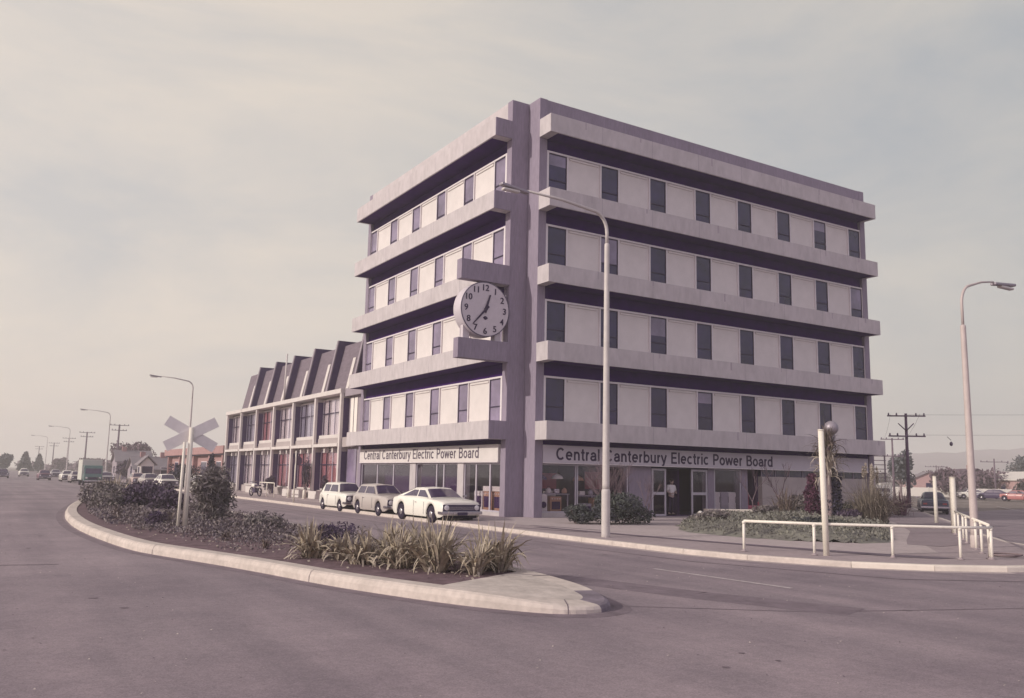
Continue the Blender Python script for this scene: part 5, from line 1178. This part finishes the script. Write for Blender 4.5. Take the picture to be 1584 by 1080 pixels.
E_=[(0,1),(1,2),(2,3),(3,4),(4,5),(5,6),(2,7),(7,8),(8,9),(2,10),(10,11),(11,12),(0,13),(13,14),(14,15),(15,16),(0,17),(17,18),(18,19),(19,20)]
r_=[.12,.13,.14,.055,.075,.095,.07,.055,.045,.03,.055,.045,.03,.085,.06,.042,.04,.085,.06,.042,.04]
# hands: palm and five unequal fingers on each wrist
for wi,sx in ((9,1),(12,-1)):
    wv=Vector(V[wi]); d=Vector((sx*.55,-.6,.25)).normalized(); s=Vector((0,.3,1)).normalized(); pi_=len(V); V.append(tuple(wv+d*.06)); E_.append((wi,pi_)); r_.append(.030)
    for k,ln in enumerate((.060,.070,.075,.065,.05)):
        base=len(V); off_=s*(.028*(k-2)/2)
        if k==0: a=wv+d*.05+s*.035; V.append(tuple(a)); V.append(tuple(a+d*.025+s*.03))
        else: a=wv+d*.10+off_; V.append(tuple(a)); V.append(tuple(a+d*ln*.6-Vector((0,0,.01))))
        E_.append((pi_,base)); E_.append((base,base+1)); r_+= [.010,.008]
bd=skinfig('body',t,V,E_,r_,'skin')
b=MB(); b.lathe((.03,-.03,1.63),[(.0,.115),(.05,.105),(.088,.06),(.10,.0),(.095,-.05)],'hair',14); hr=b.build('hair',t); hr.location=(0,.018,0)
for s_ in (-1,1):
    b=MB(); b.lathe((.03+s_*.033,-.118,1.635),[(.010,0),(.004,-.006)],'hair',8,'y'); b.build('eye',t)
    b=MB(); b.lathe((.03+s_*.098,-.02,1.62),[(.02,-.01),(.012,.01)],'skin',8,'x'); b.build('ear',t)
b=MB(); b.tube([(.03,-.112,1.635),(.03,-.135,1.60),(.03,-.115,1.59)],[.008,.014,.008],'skin',6); b.build('nose',t); b=MB(); b.box(.008,.052,-.122,-.108,1.556,1.564,'ware_red'); b.build('mouth',t)
skinfig('shirt',t,[(0,0,.88),(0,0,1.12),(.01,0,1.33),(.02,-.01,1.43),(-.19,0,1.38),(-.25,-.02,1.13),(.20,0,1.38),(.27,-.02,1.13)],[(0,1),(1,2),(2,3),(2,4),(4,5),(2,6),(6,7)],[.15,.155,.165,.075,.075,.062,.075,.062],'shirt')
skinfig('trousers',t,[(0,0,.94),(-.10,0,.84),(-.11,-.01,.48),(-.11,.02,.11),(.10,0,.84),(.12,-.03,.48),(.13,.02,.11)],[(0,1),(1,2),(2,3),(0,4),(4,5),(5,6)],[.145,.105,.08,.068,.105,.08,.068],'trousers')
for s_ in (-1,1): 
    b=MB(); b.box(.01+s_*.12-.045,.01+s_*.12+.045,-.2,.06,0,.08,'hair'); b.build('shoe',t,.02)
# ================================================================ far trees and houses
def tree(label,loc,H,r,n,size,m,name='tree',seed=1,blobs=12,group=None,trunkh=.3,shape='round',cat='tree'):
    t=thing(name,label,cat,loc,0,group); r_=random.Random(seed); b=MB(); b.tube([(0,0,-.2),(0,0,H*.45),(r_.uniform(-.2,.2),0,H*.8)],[.03*H,.02*H,.006*H],'bark',7)
    for k in range(7):
        a=r_.uniform(0,6.28); z=H*r_.uniform(.25,.5); b.tube([(0,0,z),(r*.4*math.cos(a),r*.4*math.sin(a),z+H*.16),(r*.7*math.cos(a),r*.7*math.sin(a),z+H*.3)],[.012*H,.008*H,.003*H],'bark',5)
    fastbuild(b,'trunk',t); b=MB()
    if shape=='cone':
        for i in range(blobs):
            u=(i+.5)/blobs; z=H*(.12+.86*u); q=r*(1-u)**.8+.12*r; leafblob(b,(0,0,z),(q,q,H/blobs*1.1),max(20,int(n/blobs*(1.5-u))),size,m,r_,shell=.3)
    else:
        for i in range(blobs):
            a=r_.uniform(0,6.28); q=r_.uniform(0,.62); z=H*(trunkh+(1-trunkh)*r_.uniform(.25,.8)); s_=r_.uniform(.32,.5)
            leafblob(b,(r*q*math.cos(a),r*q*math.sin(a),z),(r*s_,r*s_,H*(1-trunkh)*s_*.62),n//blobs,size,m,r_,shell=.2)
    fastbuild(b,'crown',t)
TG='trees along the far left road'
for i,(x,y,H,r,m,sh,lab) in enumerate([(4.5,138,8.8,6.0,'bare_far','round','round purplish bare tree behind the power pole, left of the grey house'),(-13.5,230,9.5,3.0,'conifer_far','round','dark tree at the left edge of the picture'),(-8.8,232,10.5,3.0,'conifer_far','cone','pointed dark conifer second from the left edge'),(-4.6,250,11.5,3.0,'conifer_far','cone','taller pointed conifer third from the left edge'),(1.5,262,10,4.0,'bare_far','round','hazy bare tree over the far white cars'),(5.5,225,8.6,5.5,'bare_far','round','brown bare tree left of the maroon car'),(9.5,196,7.2,6.0,'bare_far','round','wide bare tree above the maroon car'),(10,170,7.2,6.5,'bare_far','round','wide bare tree behind the beige car'),(7,150,6.2,5,'bare_far','round','low bare tree left of the green truck'),(9,118,5.6,4,'tree_far','round','dull green tree behind the green truck'),(-1.5,104,3.6,2.2,'shrub_dark','round','dark garden tree left of the white gable')]): tree(lab,(x,y,0),[6.3,5.0,5.4,5.0,4.2,4.2,3.6,3.6,3.4,3.8,3.0][i],r*[.8,.75,.6,.55,.8,.8,.85,.85,.8,.8,.8][i],1500 if i else 2600,.42 if y>150 else .3,m,seed=200+i,group=TG,shape=sh,trunkh=.12,blobs=16)
b=MB(); r_=random.Random(77)
for i in range(3200):
    x=r_.uniform(14,150); y=r_.uniform(300,360); leafblob(b,(x-20,y,.5+r_.uniform(0,3.2)*(.6+.4*math.sin(x*.2))),(1.8,1.8,1.5),3,.7,'bare_far',r_,shell=0)
for i in range(1500):
    x=r_.uniform(-90,-20); y=r_.uniform(290,340); leafblob(b,(x,y,.5+r_.uniform(0,4)*(.6+.4*math.sin(x*.15))),(1.8,1.8,1.5),3,.7,'bare_far',r_,shell=0)
for i in range(2600):
    u=r_.random(); x=210+140*u+r_.uniform(-8,8); y=190-160*u+r_.uniform(-8,8); leafblob(b,(x,y,1+r_.uniform(0,4)*(.6+.4*math.sin(x*.12))),(2,2,1.5),3,.75,'bare_far',r_,shell=0)
o=fastbuild(b,'distant_wood'); tag(o,'hazy line of far bare trees along the horizon','wood',kind='stuff')
tree('slim dark cypress in front of the brick building',(-2.6,47.5,0),3.1,.75,1500,.1,'cypress',seed=231,shape='cone',name='cypress')
shrub('dark purple rounded hedge beside the slim cypress',(-2.9,57,0),(1.5,1.5,1.2),2200,.12,'cypress',blobs=12,seed=232)
# right side trees
for i,(x,y,H,r,m,sh,lab) in enumerate([(87,42,6.2,2.2,'conifer_far','round','dark green round tree between the power poles'),(100,43,4.2,3.5,'bare_far','round','bare tree left of the short white poles'),(118,49,4.4,5.0,'bare_far','round','bare purplish tree behind the pink lamp post'),(160,64,8.6,4,'conifer_far','round','dark evergreen over the pale house at the right edge'),(151,59.5,7.6,2.8,'conifer_far','round','smaller dark evergreen left of the right edge one'),(95,27.5,3.0,3.6,'tree_far','round','dull green hedge tree behind the red car'),(140,72,4.4,3.5,'bare_far','round','bare tree between the white poles'),(170,104,5.2,6,'tree_far','round','hazy tree left of the short white poles')]): tree(lab,(x,y,0),H,r,1400,.28,m,seed=300+i,group='trees across the side road',shape=sh,trunkh=.1,blobs=14)
def house(label,loc,rz,w_,d,h,rh,wall,roof,chim=1,group='far houses',win=2):
    t=thing('house',label,'house',loc,rz,group)
    b=MB(); b.box(-w_/2,w_/2,-d/2,d/2,0,h,wall); b.prism([(-d/2,h),(d/2,h),(0,h+rh-.1)],-w_/2+.05,w_/2-.05,wall,'yz'); b.build('wall',t)
    b=MB()
    for s_ in (-1,1): b.prism([(s_*(d/2+.35),h-.18),(0,h+rh),(0,h+rh+.12),(s_*(d/2+.35),h-.06)],-w_/2-.3,w_/2+.3,roof,'yz')
    rf=b.build('roof',t)
    for k in range(chim): b=MB(); x=w_*(-.25+.5*k); b.box(x-.3,x+.3,-.3,.3,h+rh*.6,h+rh+.7,'brick_pink'); b.build('chimney',rf)
    for k in range(win):
        x=-w_/2+w_*(k+.5)/win
        for s_ in (-1,1):
            b=MB(); b.box(x-.7,x+.7,s_*(d/2)-.02,s_*(d/2)+.03,.9,2.0,'frame_white'); o=b.build('window',t); b=MB(); b.box(x-.6,x+.6,s_*(d/2)-.04,s_*(d/2)+.045,1.0,1.9,'glass_dark'); b.build('pane',o)
    for s_ in (-1,1): b=MB(); b.box(s_*w_/2-.03,s_*w_/2+.03,-.6,.6,.9,2.0,'glass_dark'); b.build('window',t)
house('grey roofed house with two chimneys left of the white gable',(-.2,92,0),R(0),5,6,1.7,1.5,'annex_grey','roof_grey',2)
house('small white gabled house left of the brick building',(-2.3,83.5,0),R(90),2.4,1.5,2.3,.9,'house_white','roof_grey',0,win=1)
house('white walled house behind the round bare tree',(1.0,118,0),R(0),5,5,2.8,1.6,'annex_grey','roof_grey',1)
house('dark roofed house right of the second white pole',(124,55.5,0),R(50),14,8,2.4,2.0,'house_dark','house_dark',1)
house('pink walled house between the two white poles',(126,63.5,0),R(40),10,7,2.3,1.6,'house_pink','roof_grey',0)
house('long pale roofed shed at the right edge',(125,47.5,0),R(60),16,8,2.8,1.2,'house_pink','house_white',0)
b=MB(); b.box(0,.12,0,30,0,1.3,'house_white'); t=thing('board_fence','low pale board fence across the side road','fence',(107,33,0),R(32)); o=b.build('boards',t); 
b=MB(); 
for i in range(11): b.box(-.06,.0,i*3-.05,i*3+.05,0,1.4,'house_white')
b.build('post',t)
